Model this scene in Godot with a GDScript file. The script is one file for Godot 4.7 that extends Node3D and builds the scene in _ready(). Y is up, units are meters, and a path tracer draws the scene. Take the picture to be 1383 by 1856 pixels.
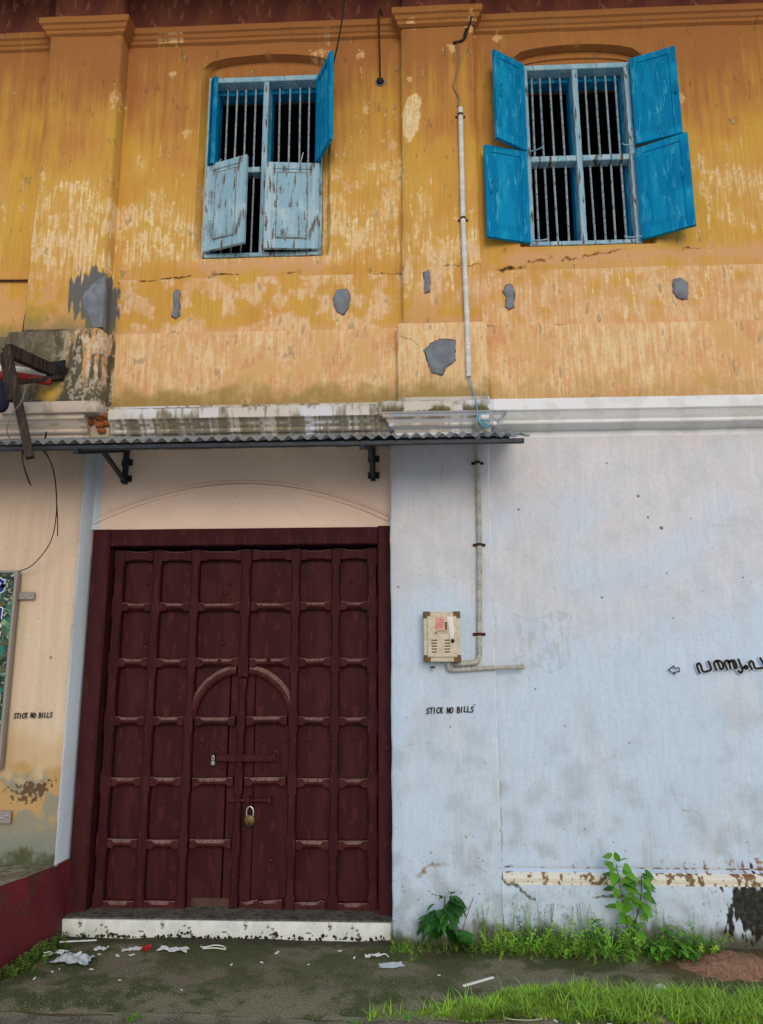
extends Node3D
# A weathered two-storey building: ochre upper floor with blue shutters, maroon gate and whitewashed wall below.

const X0 := -2.9
const YT := 6.7
const UW := 5.6
const UH := 6.8
const PPM := 220.0

var rng := RandomNumberGenerator.new()
var nz := FastNoiseLite.new()
var M := {}
var used := {}
var building: Node3D


func _ready() -> void:
	rng.seed = 7
	nz.seed = 3
	nz.frequency = 1.0
	nz.fractal_octaves = 3
	# ---- camera
	var cam := Camera3D.new()
	cam.name = "camera"
	cam.fov = 69.0
	cam.far = 400.0
	cam.near = 0.05
	cam.position = Vector3(0, 1.6045, 4.7)
	cam.rotation_degrees = Vector3(11.14, 2.58, -0.165)
	add_child(cam)
	# ---- sky, overcast
	var env := Environment.new()
	env.background_mode = Environment.BG_SKY
	var sm := ProceduralSkyMaterial.new()
	sm.sky_top_color = Color(0.80, 0.87, 0.97)
	sm.sky_horizon_color = Color(0.95, 0.97, 1.0)
	sm.sky_curve = 0.25
	sm.sky_energy_multiplier = 1.0
	sm.ground_horizon_color = Color(0.45, 0.43, 0.40)
	sm.ground_bottom_color = Color(0.32, 0.30, 0.27)
	var sky := Sky.new()
	sky.sky_material = sm
	env.sky = sky
	env.tonemap_mode = Environment.TONE_MAPPER_LINEAR
	env.tonemap_exposure = 0.98
	env.sdfgi_enabled = true
	env.ssao_enabled = true
	env.ssil_enabled = true
	var we := WorldEnvironment.new()
	we.name = "world_environment"
	we.environment = env
	add_child(we)
	# ---- sun behind cloud
	var sun := DirectionalLight3D.new()
	sun.name = "sun"
	sun.light_energy = 0.5
	sun.light_color = Color(1.0, 0.95, 0.88)
	sun.light_angular_distance = 30.0
	sun.shadow_enabled = true
	sun.rotation_degrees = Vector3(-16, 10, 0)
	add_child(sun)

	make_materials()
	make_ground()
	make_building()
	make_gate()
	make_windows()
	make_lettering()
	make_platform()
	make_canopy()
	make_timber()
	make_services()
	make_signboard()
	make_plants()
	make_litter()


# ------------------------------------------------------------------ node helpers
func numbered(called: String) -> String:
	if not used.has(called):
		used[called] = 0
		return called
	used[called] += 1
	return "%s_%03d" % [called, used[called]]


func tag(o: Node, label := "", category := "", group := "", kind := "") -> Node:
	if label:
		o.set_meta("label", label)
	if category:
		o.set_meta("category", category)
	if group:
		o.set_meta("group", group)
	if kind:
		o.set_meta("kind", kind)
	return o


func thing(called: String, at: Vector3, label: String, category: String, group := "") -> Node3D:
	var o := Node3D.new()
	o.name = numbered(called)
	o.position = at
	add_child(o)
	tag(o, label, category, group)
	return o


func begin() -> SurfaceTool:
	var st := SurfaceTool.new()
	st.begin(Mesh.PRIMITIVE_TRIANGLES)
	st.set_smooth_group(-1)
	return st


func origin_of(n: Node) -> Vector3:
	var p := Vector3.ZERO
	var k := n
	while k and k != self:
		p += (k as Node3D).position
		k = k.get_parent()
	return p


# commits what is in st (built in world coordinates) as one named mesh under parent
func obj(called: String, st: SurfaceTool, mat: Material, parent: Node = null, at := Vector3.ZERO) -> MeshInstance3D:
	st.generate_normals()
	var o := MeshInstance3D.new()
	var where := at
	if parent:
		where = origin_of(parent)
	if where != Vector3.ZERO:
		var moved := SurfaceTool.new()
		moved.begin(Mesh.PRIMITIVE_TRIANGLES)
		moved.append_from(st.commit(), 0, Transform3D(Basis.IDENTITY, -where))
		o.mesh = moved.commit()
	else:
		o.mesh = st.commit()
	o.material_override = mat
	if parent:
		o.name = called
		parent.add_child(o, true)
	else:
		o.name = numbered(called)
		o.position = at
		add_child(o)
	return o


# a part that only holds sub-parts
func holder(called: String, parent: Node) -> Node3D:
	var o := Node3D.new()
	o.name = called
	parent.add_child(o, true)
	return o


# ------------------------------------------------------------------ mesh helpers
func fuv(p: Vector3, n: Vector3) -> Vector2:
	var a := n.abs()
	if a.x > a.z and a.x > a.y:
		return Vector2((p.x - p.z * 0.3 - X0) / UW, (YT - p.y) / UH)
	if a.y > a.z and a.y > a.x:
		return Vector2((p.x - X0) / UW, (YT - p.y + p.z * 0.8) / UH)
	return Vector2((p.x - X0) / UW, (YT - p.y) / UH)


func tri(st: SurfaceTool, a: Vector3, b: Vector3, c: Vector3, out: Vector3) -> void:
	var n := (a - c).cross(a - b)
	if n.dot(out) < 0.0:
		var t := b
		b = c
		c = t
	for p in [a, b, c]:
		st.set_uv(fuv(p, n))
		st.add_vertex(p)


func quad(st: SurfaceTool, a: Vector3, b: Vector3, c: Vector3, d: Vector3, out: Vector3) -> void:
	tri(st, a, b, c, out)
	tri(st, a, c, d, out)


# box with bevelled edges
func bbox(st: SurfaceTool, lo: Vector3, hi: Vector3, b := 0.004, xf := Transform3D()) -> void:
	var c := (lo + hi) / 2.0
	var h := (hi - lo) / 2.0
	h = Vector3(absf(h.x), absf(h.y), absf(h.z))
	b = minf(b, minf(h.x, minf(h.y, h.z)) * 0.9)
	var P := func(ax: int, s: Vector3) -> Vector3:  # the corner of face ax with signs s
		var v := Vector3(s.x * (h.x - b), s.y * (h.y - b), s.z * (h.z - b))
		v[ax] = s[ax] * h[ax]
		return xf * (c + v)
	for ax in 3:
		var u := (ax + 1) % 3
		var w := (ax + 2) % 3
		for s in [-1.0, 1.0]:
			var out := Vector3.ZERO
			out[ax] = s
			var k := []
			for e in [[-1, -1], [1, -1], [1, 1], [-1, 1]]:
				var sg := Vector3.ZERO
				sg[ax] = s
				sg[u] = e[0]
				sg[w] = e[1]
				k.append(P.call(ax, sg))
			quad(st, k[0], k[1], k[2], k[3], xf.basis * out)
			for s2 in [-1.0, 1.0]:  # bevel between face ax (s) and face u (s2)
				var e1 := Vector3.ZERO
				e1[ax] = s
				e1[u] = s2
				var e0 := e1
				e1[w] = 1
				e0[w] = -1
				quad(st, P.call(ax, e0), P.call(ax, e1), P.call(u, e1), P.call(u, e0), xf.basis * (e1 + e0))
	for sx in [-1, 1]:
		for sy in [-1, 1]:
			for sz in [-1, 1]:
				var sg := Vector3(sx, sy, sz)
				tri(st, P.call(0, sg), P.call(1, sg), P.call(2, sg), xf.basis * sg)


func box_at(st: SurfaceTool, x0: float, x1: float, y0: float, y1: float, z0: float, z1: float, b := 0.004) -> void:
	bbox(st, Vector3(x0, y0, z0), Vector3(x1, y1, z1), b)


# box laid from a to b, w wide and d deep
func beam(st: SurfaceTool, a: Vector3, b: Vector3, w: float, d: float, up := Vector3.UP, bev := 0.004) -> void:
	var dir := (b - a).normalized()
	var side := dir.cross(up).normalized()
	var top := side.cross(dir).normalized()
	var L := (b - a).length()
	bbox(st, Vector3(-w / 2, -d / 2, 0), Vector3(w / 2, d / 2, L), bev, Transform3D(Basis(side, top, dir), a))


func tube(st: SurfaceTool, pts: Array, r: float, seg := 10, cap := true, r1 := -1.0) -> void:
	var n := pts.size()
	var rings := []
	var side := Vector3.ZERO
	for i in n:
		var t: Vector3 = (pts[mini(i + 1, n - 1)] - pts[maxi(i - 1, 0)]).normalized()
		if side == Vector3.ZERO:
			side = t.cross(Vector3(0.31, 0.2, 0.93)).normalized()
		side = (side - t * side.dot(t)).normalized()
		var up := t.cross(side)
		var rr := r if r1 < 0.0 else lerpf(r, r1, float(i) / (n - 1))
		var ring := []
		for k in seg:
			var a := TAU * k / seg
			ring.append(pts[i] + (side * cos(a) + up * sin(a)) * rr)
		rings.append(ring)
	st.set_smooth_group(1)
	for i in n - 1:
		for k in seg:
			var k2 := (k + 1) % seg
			quad(st, rings[i][k], rings[i][k2], rings[i + 1][k2], rings[i + 1][k], rings[i][k] + rings[i + 1][k2] - pts[i] - pts[i + 1])
	st.set_smooth_group(-1)
	if cap:
		for e in [0, n - 1]:
			var out: Vector3 = pts[e] - pts[1 if e == 0 else n - 2]
			for k in seg:
				tri(st, pts[e], rings[e][k], rings[e][(k + 1) % seg], out)


func spline(pts: Array, per := 6) -> Array:
	var out := []
	for i in pts.size() - 1:
		var p0: Vector3 = pts[maxi(i - 1, 0)]
		var p1: Vector3 = pts[i]
		var p2: Vector3 = pts[i + 1]
		var p3: Vector3 = pts[mini(i + 2, pts.size() - 1)]
		for k in per:
			out.append(p1.cubic_interpolate(p2, p0, p3, float(k) / per))
	out.append(pts[-1])
	return out


# turned shape about the axis dir from at; prof holds Vector2(distance along, radius)
func lathe(st: SurfaceTool, at: Vector3, dir: Vector3, prof: Array, seg := 12) -> void:
	var side := dir.cross(Vector3(0.3, 0.9, 0.31)).normalized()
	var up := dir.cross(side).normalized()
	st.set_smooth_group(2)
	for i in prof.size() - 1:
		for k in seg:
			var v := []
			for e in [[i, k], [i, k + 1], [i + 1, k + 1], [i + 1, k]]:
				var a: float = TAU * e[1] / seg
				v.append(at + dir * prof[e[0]].x + (side * cos(a) + up * sin(a)) * prof[e[0]].y)
			var m: Vector3 = (v[0] + v[1] + v[2] + v[3]) / 4.0 - at
			var slope: float = prof[i].y - prof[i + 1].y
			var rad := m - dir * m.dot(dir)
			quad(st, v[0], v[1], v[2], v[3], rad.normalized() * (absf(prof[i + 1].x - prof[i].x) + 0.0001) + dir * slope * signf(prof[i + 1].x - prof[i].x + 0.00001))
	st.set_smooth_group(-1)


func wob(p: Vector3, amp: float) -> Vector3:
	return Vector3(nz.get_noise_3d(p.x * 2.3, p.y * 2.3, 5.0 + p.z * 3.0), 0, nz.get_noise_3d(p.x * 2.1, p.y * 2.1, 31.0)) * amp + Vector3(nz.get_noise_3d(p.x * 11.0, p.y * 11.0, 9.0), 0, nz.get_noise_3d(p.x * 9.0, p.y * 9.0, 77.0)) * amp * 0.35


# hand-plastered upright block: rounded arrises, slightly uneven face
func plaster(st: SurfaceTool, x0: float, x1: float, y0: float, y1: float, zb: float, zf: float, ch := 0.012, amp := 0.006, side_l := true, side_r := true) -> void:
	var nx := maxi(2, int(ceil((x1 - x0 - 2 * ch) / 0.09)))
	var ys := [y0, y0 + ch]
	var ny := maxi(1, int(ceil((y1 - y0 - 2 * ch) / 0.08)))
	for i in range(1, ny):
		ys.append(y0 + ch + (y1 - y0 - 2 * ch) * i / ny)
	ys.append(y1 - ch)
	ys.append(y1)
	st.set_smooth_group(3)
	var rows := []
	for j in ys.size():
		var y: float = ys[j]
		var inset := ch * 0.7 if j == 0 or j == ys.size() - 1 else 0.0
		var row := []
		if side_l:
			row.append(Vector3(x0 + inset, y, zb))
			row.append(Vector3(x0 + inset, y, zf - ch - inset) + wob(Vector3(x0, y, zf), amp))
		for i in nx + 1:
			var x := x0 + ch + (x1 - x0 - 2 * ch) * i / nx
			if not side_l and i == 0:
				x = x0
			if not side_r and i == nx:
				x = x1
			row.append(Vector3(x, y, zf - inset) + wob(Vector3(x, y, zf), amp))
		if side_r:
			row.append(Vector3(x1 - inset, y, zf - ch - inset) + wob(Vector3(x1, y, zf), amp))
			row.append(Vector3(x1 - inset, y, zb))
		rows.append(row)
	var c := Vector3((x0 + x1) / 2, 0, 0)
	for j in rows.size() - 1:
		for i in rows[j].size() - 1:
			var out := Vector3(0, 0, 1)
			if side_l and i == 0:
				out = Vector3(-1, 0, 0)
			elif side_r and i == rows[j].size() - 2:
				out = Vector3(1, 0, 0)
			quad(st, rows[j][i], rows[j][i + 1], rows[j + 1][i + 1], rows[j + 1][i], out)
	st.set_smooth_group(-1)
	for e in [0, rows.size() - 1]:
		var row: Array = rows[e]
		for i in row.size() - 1:
			var a: Vector3 = row[i]
			var b: Vector3 = row[i + 1]
			if a.x == b.x:
				continue
			quad(st, a, b, Vector3(b.x, b.y, zb), Vector3(a.x, a.y, zb), Vector3(0, -1 if e == 0 else 1, 0))


# wall face with one opening under a segmental arch, with its reveals
func wall_arch(st: SurfaceTool, x0: float, x1: float, y0: float, y1: float, z: float, hx0: float, hx1: float, hb: float, hs: float, ha: float, depth: float, splay: float, amp := 0.006) -> void:
	var arch := func(x: float) -> float:
		var t := (x - (hx0 + hx1) / 2) / ((hx1 - hx0) / 2)
		return hs + (ha - hs) * sqrt(maxf(0.0, 1.0 - t * t * 0.92)) if absf(t) < 0.999 else hs
	st.set_smooth_group(3)
	var patch := func(xa: float, xb: float, fy0: Callable, fy1: Callable) -> void:
		var nx := maxi(1, int(ceil((xb - xa) / 0.07)))
		var ny := maxi(1, int(ceil((fy1.call(xa) - fy0.call(xa)) / 0.09)))
		for i in nx:
			for j in ny:
				var v := []
				for e in [[i, j], [i + 1, j], [i + 1, j + 1], [i, j + 1]]:
					var x: float = xa + (xb - xa) * e[0] / nx
					var y: float = lerpf(fy0.call(x), fy1.call(x), float(e[1]) / ny)
					var p := Vector3(x, y, z)
					v.append(p + wob(p, amp))
				quad(st, v[0], v[1], v[2], v[3], Vector3(0, 0, 1))
	var k0 := func(_x: float) -> float: return y0
	var k1 := func(_x: float) -> float: return hb
	var k2 := func(_x: float) -> float: return hs
	var k3 := func(_x: float) -> float: return y1
	for s in [[x0, hx0], [hx1, x1]]:
		patch.call(s[0], s[1], k0, k1)
		patch.call(s[0], s[1], k1, k2)
		patch.call(s[0], s[1], k2, k3)
	patch.call(hx0, hx1, k0, k1)
	patch.call(hx0, hx1, arch, k3)
	# reveals
	var loop := []
	for i in 11:
		loop.append(Vector3(hx0, lerpf(hb, hs, i / 10.0), z))
	for i in range(1, 24):
		var x := lerpf(hx0, hx1, i / 24.0)
		loop.append(Vector3(x, arch.call(x), z))
	for i in 11:
		loop.append(Vector3(hx1, lerpf(hs, hb, i / 10.0), z))
	for i in range(1, 12):
		loop.append(Vector3(lerpf(hx1, hx0, i / 12.0), hb, z))
	var mid := Vector3((hx0 + hx1) / 2, (hb + hs) / 2, z)
	for i in loop.size():
		var a: Vector3 = loop[i]
		var b: Vector3 = loop[(i + 1) % loop.size()]
		var inn := func(p: Vector3) -> Vector3:
			var sx := -splay if p.x > mid.x else splay
			var edge: bool = p.x <= hx0 + 0.0001 or p.x >= hx1 - 0.0001
			return p + Vector3(sx if edge else sx * absf(p.x - mid.x) / ((hx1 - hx0) / 2), (0.01 if p.y <= hb + 0.0001 else -splay * 0.3 if p.y > hs else 0.0), -depth)
		quad(st, a + wob(a, amp), b + wob(b, amp), inn.call(b), inn.call(a), mid - (a + b) / 2)
	st.set_smooth_group(-1)


# moulding: profile of Vector2(out, y) swept along a plan path of Vector2(x, z) with mitred corners; out is to the left hand of the path turned forward
func moulding(st: SurfaceTool, prof: Array, path: Array, smooth := false) -> void:
	var P := []
	for i in path.size():
		var p: Vector2 = path[i]
		var d0: Vector2 = ((p - path[i - 1]) if i > 0 else (path[1] - p)).normalized()
		var d1: Vector2 = ((path[i + 1] - p) if i < path.size() - 1 else (p - path[i - 1])).normalized()
		var n0 := Vector2(-d0.y, d0.x)
		var n1 := Vector2(-d1.y, d1.x)
		var m := (n0 + n1).normalized()
		m /= maxf(0.3, m.dot(n0))
		var col := []
		for q in prof:
			var v := Vector3(p.x + m.x * q.x, q.y, p.y + m.y * q.x)
			var w := wob(v, 0.004)
			col.append(v + Vector3(0, w.z * 0.7, w.z * 0.5))
		P.append(col)
	st.set_smooth_group(4 if smooth else -1)
	for i in path.size() - 1:
		var d: Vector2 = (path[i + 1] - path[i]).normalized()
		var n := Vector3(-d.y, 0, d.x)
		for k in prof.size() - 1:
			var e: Vector2 = prof[k + 1] - prof[k]
			var out := n * absf(e.y) + Vector3(0, 1, 0) * (e.x if e.y < 0.0 else -e.x)
			quad(st, P[i][k], P[i + 1][k], P[i + 1][k + 1], P[i][k + 1], out)
	st.set_smooth_group(-1)
	for e in [0, path.size() - 1]:  # ends
		var d2: Vector2 = (path[e] - path[1 if e == 0 else e - 1]).normalized()
		for k in prof.size() - 1:
			var root := Vector3(path[e].x, prof[k].y, path[e].y)
			var root2 := Vector3(path[e].x, prof[k + 1].y, path[e].y)
			quad(st, P[e][k], P[e][k + 1], root2, root, Vector3(d2.x, 0, d2.y))


func straight(x0: float, x1: float, z: float, step := 0.12) -> Array:
	var out := []
	var n := maxi(1, int(ceil((x1 - x0) / step)))
	for i in n + 1:
		out.append(Vector2(lerpf(x0, x1, float(i) / n), z))
	return out


# a thin irregular sheet hugging a plane: outline in (x, y), z, thickness
func patch(st: SurfaceTool, outline: Array, z: float, thick: float, jitter := 0.006) -> void:
	var pts := PackedVector2Array()
	for i in outline.size():
		var a: Vector2 = outline[i]
		var b: Vector2 = outline[(i + 1) % outline.size()]
		for k in 4:
			var p := a.lerp(b, k / 4.0)
			pts.append(p + Vector2(rng.randf_range(-1, 1), rng.randf_range(-1, 1)) * jitter)
	var c := Vector2.ZERO
	for p in pts:
		c += p / pts.size()
	var inner := PackedVector2Array()
	for p in pts:
		inner.append(c + (p - c) * 0.93)
	var idx := Geometry2D.triangulate_polygon(inner)
	if idx.is_empty():
		for k in inner.size():
			inner[k] = c + (outline[k / 4].lerp(outline[(k / 4 + 1) % outline.size()], (k % 4) / 4.0) - c) * 0.93
		idx = Geometry2D.triangulate_polygon(inner)
	st.set_smooth_group(5)
	for k in range(0, idx.size(), 3):
		var v := []
		for j in 3:
			var p := inner[idx[k + j]]
			v.append(Vector3(p.x, p.y, z + thick))
		tri(st, v[0], v[1], v[2], Vector3(0, 0, 1))
	for i in pts.size():
		var j := (i + 1) % pts.size()
		quad(st, Vector3(pts[i].x, pts[i].y, z), Vector3(pts[j].x, pts[j].y, z), Vector3(inner[j].x, inner[j].y, z + thick), Vector3(inner[i].x, inner[i].y, z + thick), Vector3(pts[i].x - c.x, pts[i].y - c.y, 0.3))
	st.set_smooth_group(-1)


# brush stroke lying on the wall at z; pts are Vector2(x, y)
func stroke(st: SurfaceTool, pts: Array, w: float, z: float) -> void:
	var v3 := []
	for p in pts:
		v3.append(Vector3(p.x, p.y, z))
	var s := spline(v3, 4) if pts.size() > 2 else [v3[0], v3[0].lerp(v3[1], 0.5), v3[1]]
	for i in s.size():
		var c: Vector3 = s[i]
		var t0: Vector3 = (s[mini(i + 1, s.size() - 1)] - s[maxi(i - 1, 0)]).normalized()
		if i < s.size() - 1:
			var d: Vector3 = s[i + 1]
			var t1: Vector3 = (s[mini(i + 2, s.size() - 1)] - s[i]).normalized()
			var n0 := Vector3(-t0.y, t0.x, 0) * w / 2
			var n1 := Vector3(-t1.y, t1.x, 0) * w / 2
			quad(st, c + n0, d + n1, d - n1, c - n0, Vector3(0, 0, 1))
	for e in [0, s.size() - 1]:  # round ends: half discs
		var t: Vector3 = (s[e] - s[1 if e == 0 else e - 1]).normalized()
		var n := Vector3(-t.y, t.x, 0)
		for k in 4:
			var a0 := -PI / 2 + PI * k / 4
			var a1 := -PI / 2 + PI * (k + 1) / 4
			tri(st, s[e], s[e] + (t * cos(a0) + n * sin(a0)) * w / 2, s[e] + (t * cos(a1) + n * sin(a1)) * w / 2, Vector3(0, 0, 1))


# ------------------------------------------------------------------ textures
func noise_bytes(w: int, h: int, sd: int, freq: float, oct := 4, sx := 1, sy := 1) -> PackedByteArray:
	var f := FastNoiseLite.new()
	f.noise_type = FastNoiseLite.TYPE_SIMPLEX_SMOOTH
	f.seed = sd
	f.frequency = freq
	f.fractal_octaves = oct
	var im := f.get_image(maxi(1, w / sx), maxi(1, h / sy), false, false, true)
	im.convert(Image.FORMAT_L8)
	if sx > 1 or sy > 1:
		im.resize(w, h, Image.INTERPOLATE_CUBIC)
	return im.get_data()


func seamless_bytes(w: int, h: int, sd: int, freq: float, oct := 4, sx := 1, sy := 1) -> PackedByteArray:
	var f := FastNoiseLite.new()
	f.noise_type = FastNoiseLite.TYPE_SIMPLEX_SMOOTH
	f.seed = sd
	f.frequency = freq
	f.fractal_octaves = oct
	var im := f.get_seamless_image(maxi(4, w / sx), maxi(4, h / sy), false, false, 0.2, true)
	im.convert(Image.FORMAT_L8)
	if sx > 1 or sy > 1:
		im.resize(w, h, Image.INTERPOLATE_CUBIC)
	return im.get_data()


func tex_from(data: PackedByteArray, w: int, h: int, fmt := Image.FORMAT_RGB8) -> ImageTexture:
	return ImageTexture.create_from_image(Image.create_from_data(w, h, false, fmt, data))


# seamless paint texture: base varied to base2, chips of under where the noise passes thr; fy > 1 draws it out vertically
func paint_tex(sd: int, base: Color, base2: Color, under: Color, thr: float, freq := 0.03, fy := 1, under2 := Color(-1, 0, 0), n := 256) -> Array:
	var a := seamless_bytes(n, n, sd, 0.012, 3, 1, fy)
	var b := seamless_bytes(n, n, sd + 1, freq, 5, 1, fy)
	var c := seamless_bytes(n, n, sd + 2, 0.15, 3)
	var out := PackedByteArray()
	out.resize(n * n * 3)
	var hgt := PackedByteArray()
	hgt.resize(n * n)
	if under2.r < 0:
		under2 = under
	for k in n * n:
		var f := c[k] / 255.0
		var col := base.lerp(base2, smoothstep(0.3, 0.7, a[k] / 255.0))
		col = col * (0.93 + 0.14 * f)
		var m := smoothstep(thr, thr + 0.04, b[k] / 255.0 * 0.8 + f * 0.2)
		col = col.lerp(under.lerp(under2, f), m)
		out[k * 3] = clampi(int(col.r * 255), 0, 255)
		out[k * 3 + 1] = clampi(int(col.g * 255), 0, 255)
		out[k * 3 + 2] = clampi(int(col.b * 255), 0, 255)
		hgt[k] = clampi(int(150 + (f - 0.5) * 60 - m * 90), 0, 255)
	return [tex_from(out, n, n), tex_from(hgt, n, n, Image.FORMAT_L8)]


func mat(called: String, col: Color, rough := 0.8, metal := 0.0, pair := [], scale := Vector3.ONE, bump := 0.1) -> StandardMaterial3D:
	var m := StandardMaterial3D.new()
	m.resource_name = called
	m.albedo_color = col
	m.roughness = rough
	m.metallic = metal
	m.metallic_specular = 0.4
	if pair.size():
		m.albedo_texture = pair[0]
		m.uv1_triplanar = true
		m.uv1_world_triplanar = true
		m.uv1_scale = scale
		m.heightmap_enabled = bump > 0.0
		m.heightmap_texture = pair[1]
		m.heightmap_scale = bump
	M[called] = m
	return m


func make_materials() -> void:
	facade_material()
	var white := Color.WHITE
	mat("maroon", white, 0.5, 0.0, paint_tex(11, Color(0.265, 0.122, 0.130), Color(0.225, 0.098, 0.115), Color(0.30, 0.14, 0.145), 0.66, 0.05, 5), Vector3(1.6, 1.6, 1.6), 0.08)
	mat("maroon_worn", white, 0.45, 0.0, paint_tex(12, Color(0.30, 0.145, 0.145), Color(0.26, 0.11, 0.12), Color(0.38, 0.24, 0.225), 0.66, 0.06, 1), Vector3(3, 5, 3), 0.05)
	mat("rail_skylight_wear", white, 0.6, 0.0, paint_tex(14, Color(0.53, 0.43, 0.40), Color(0.43, 0.33, 0.31), Color(0.36, 0.19, 0.185), 0.62, 0.05, 1), Vector3(3, 5, 3), 0.05)  # paler top facets: sky catch-light put into the colour, with some wear
	for k in ["maroon", "maroon_worn"]:
		M[k].roughness = 0.62
		M[k].metallic_specular = 0.22
	mat("bare_board", white, 0.85, 0.0, paint_tex(13, Color(0.34, 0.25, 0.22), Color(0.28, 0.20, 0.18), Color(0.20, 0.14, 0.13), 0.6, 0.03, 4), Vector3(2, 2, 2), 0.1)
	mat("blue", white, 0.5, 0.0, paint_tex(21, Color(0.04, 0.55, 0.74), Color(0.0, 0.46, 0.66), Color(0.24, 0.63, 0.77), 0.67, 0.06, 8), Vector3(2, 2, 2), 0.08)
	mat("pale_blue", white, 0.65, 0.0, paint_tex(24, Color(0.61, 0.745, 0.80), Color(0.50, 0.68, 0.77), Color(0.24, 0.19, 0.17), 0.72, 0.09, 3, Color(0.42, 0.38, 0.35)), Vector3(2.2, 2.2, 2.2), 0.15)
	mat("pale_blue_worn", white, 0.7, 0.0, paint_tex(27, Color(0.66, 0.765, 0.81), Color(0.53, 0.68, 0.76), Color(0.25, 0.19, 0.17), 0.655, 0.05, 6, Color(0.46, 0.42, 0.38)), Vector3(2.0, 2.0, 2.0), 0.15)
	mat("moulding_worn", white, 0.8, 0.0, paint_tex(29, Color(0.62, 0.66, 0.66), Color(0.55, 0.55, 0.51), Color(0.27, 0.22, 0.20), 0.53, 0.08, 2, Color(0.50, 0.44, 0.37)), Vector3(4, 4, 4), 0.2)
	mat("bar_paint", white, 0.7, 0.1, paint_tex(31, Color(0.62, 0.67, 0.69), Color(0.50, 0.58, 0.63), Color(0.12, 0.10, 0.10), 0.64, 0.06, 3), Vector3(5, 5, 5), 0.1)
	M.blue.roughness = 0.75
	M.blue.metallic_specular = 0.2
	mat("dark_inside", Color(0.10, 0.09, 0.09), 0.95)
	mat("timber", white, 0.9, 0.0, paint_tex(34, Color(0.22, 0.18, 0.155), Color(0.15, 0.12, 0.105), Color(0.30, 0.26, 0.22), 0.64, 0.05, 6), Vector3(4, 2, 4), 0.3)
	mat("steel_paint", white, 0.5, 0.0, paint_tex(37, Color(0.16, 0.19, 0.24), Color(0.13, 0.15, 0.20), Color(0.27, 0.24, 0.23), 0.68, 0.04), Vector3(3, 3, 3), 0.05)
	mat("sheet_metal", white, 0.4, 0.35, paint_tex(40, Color(0.60, 0.66, 0.70), Color(0.52, 0.57, 0.61), Color(0.42, 0.38, 0.34), 0.66, 0.03), Vector3(2, 2, 2), 0.03)
	mat("black_rubber", Color(0.10, 0.10, 0.11), 0.6)
	mat("black_paint", Color(0.035, 0.035, 0.05), 0.6)
	mat("halo_paint", Color(0.86, 0.89, 0.93), 0.8)
	mat("rust", white, 0.85, 0.2, paint_tex(43, Color(0.30, 0.17, 0.12), Color(0.22, 0.13, 0.10), Color(0.42, 0.26, 0.16), 0.6, 0.05), Vector3(6, 6, 6), 0.15)
	mat("pvc", white, 0.45, 0.0, paint_tex(46, Color(0.86, 0.86, 0.85), Color(0.79, 0.79, 0.78), Color(0.62, 0.58, 0.52), 0.67, 0.05), Vector3(4, 4, 4), 0.02)
	mat("pvc_painted", white, 0.6, 0.0, paint_tex(49, Color(0.74, 0.73, 0.70), Color(0.66, 0.65, 0.62), Color(0.47, 0.43, 0.37), 0.63, 0.05), Vector3(5, 5, 5), 0.05)
	mat("meter_cream", white, 0.5, 0.0, paint_tex(52, Color(0.80, 0.76, 0.68), Color(0.74, 0.70, 0.61), Color(0.60, 0.53, 0.42), 0.76, 0.05), Vector3(6, 6, 6), 0.03)
	mat("corner_brown", white, 0.6, 0.0, paint_tex(55, Color(0.47, 0.36, 0.20), Color(0.40, 0.30, 0.17), Color(0.30, 0.22, 0.14), 0.62, 0.05), Vector3(8, 8, 8), 0.03)
	mat("slot", Color(0.33, 0.28, 0.22), 0.8)
	mat("pink_paper", Color(0.86, 0.62, 0.57), 0.8)
	mat("white_paper", Color(0.88, 0.88, 0.86), 0.8)
	mat("red_ink", Color(0.62, 0.22, 0.20), 0.8)
	mat("pencil", Color(0.36, 0.32, 0.28), 0.8)
	mat("blue_cable", Color(0.35, 0.66, 0.80), 0.5)
	mat("steel", Color(0.75, 0.75, 0.74), 0.3, 0.9)
	mat("brass", Color(0.42, 0.36, 0.22), 0.5, 0.7)
	mat("cement", white, 0.9, 0.0, paint_tex(58, Color(0.50, 0.52, 0.56), Color(0.43, 0.45, 0.485), Color(0.44, 0.45, 0.47), 0.95, 0.03), Vector3(3, 3, 3), 0.06)
	mat("cement_edge", Color(0.37, 0.33, 0.31), 0.9)
	mat("brick_clay", white, 0.9, 0.0, paint_tex(61, Color(0.66, 0.34, 0.17), Color(0.52, 0.25, 0.13), Color(0.74, 0.52, 0.33), 0.58, 0.06), Vector3(8, 8, 8), 0.6)
	mat("red_wall", white, 0.75, 0.0, paint_tex(64, Color(0.44, 0.135, 0.165), Color(0.37, 0.115, 0.145), Color(0.27, 0.17, 0.14), 0.60, 0.025, 2, Color(0.33, 0.22, 0.18)), Vector3(0.62, 0.62, 0.62), 0.3)
	mat("step_white", white, 0.8, 0.0, paint_tex(67, Color(0.86, 0.87, 0.85), Color(0.80, 0.82, 0.80), Color(0.40, 0.38, 0.33), 0.70, 0.03), Vector3(2, 2, 2), 0.3)
	mat("tread", white, 0.85, 0.0, paint_tex(70, Color(0.40, 0.375, 0.335), Color(0.34, 0.315, 0.28), Color(0.25, 0.24, 0.19), 0.62, 0.03), Vector3(2, 2, 2), 0.3)
	mat("platform_top", white, 0.9, 0.0, paint_tex(71, Color(0.56, 0.52, 0.43), Color(0.46, 0.43, 0.33), Color(0.33, 0.33, 0.22), 0.64, 0.03), Vector3(1.6, 1.6, 1.6), 0.3)
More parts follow.
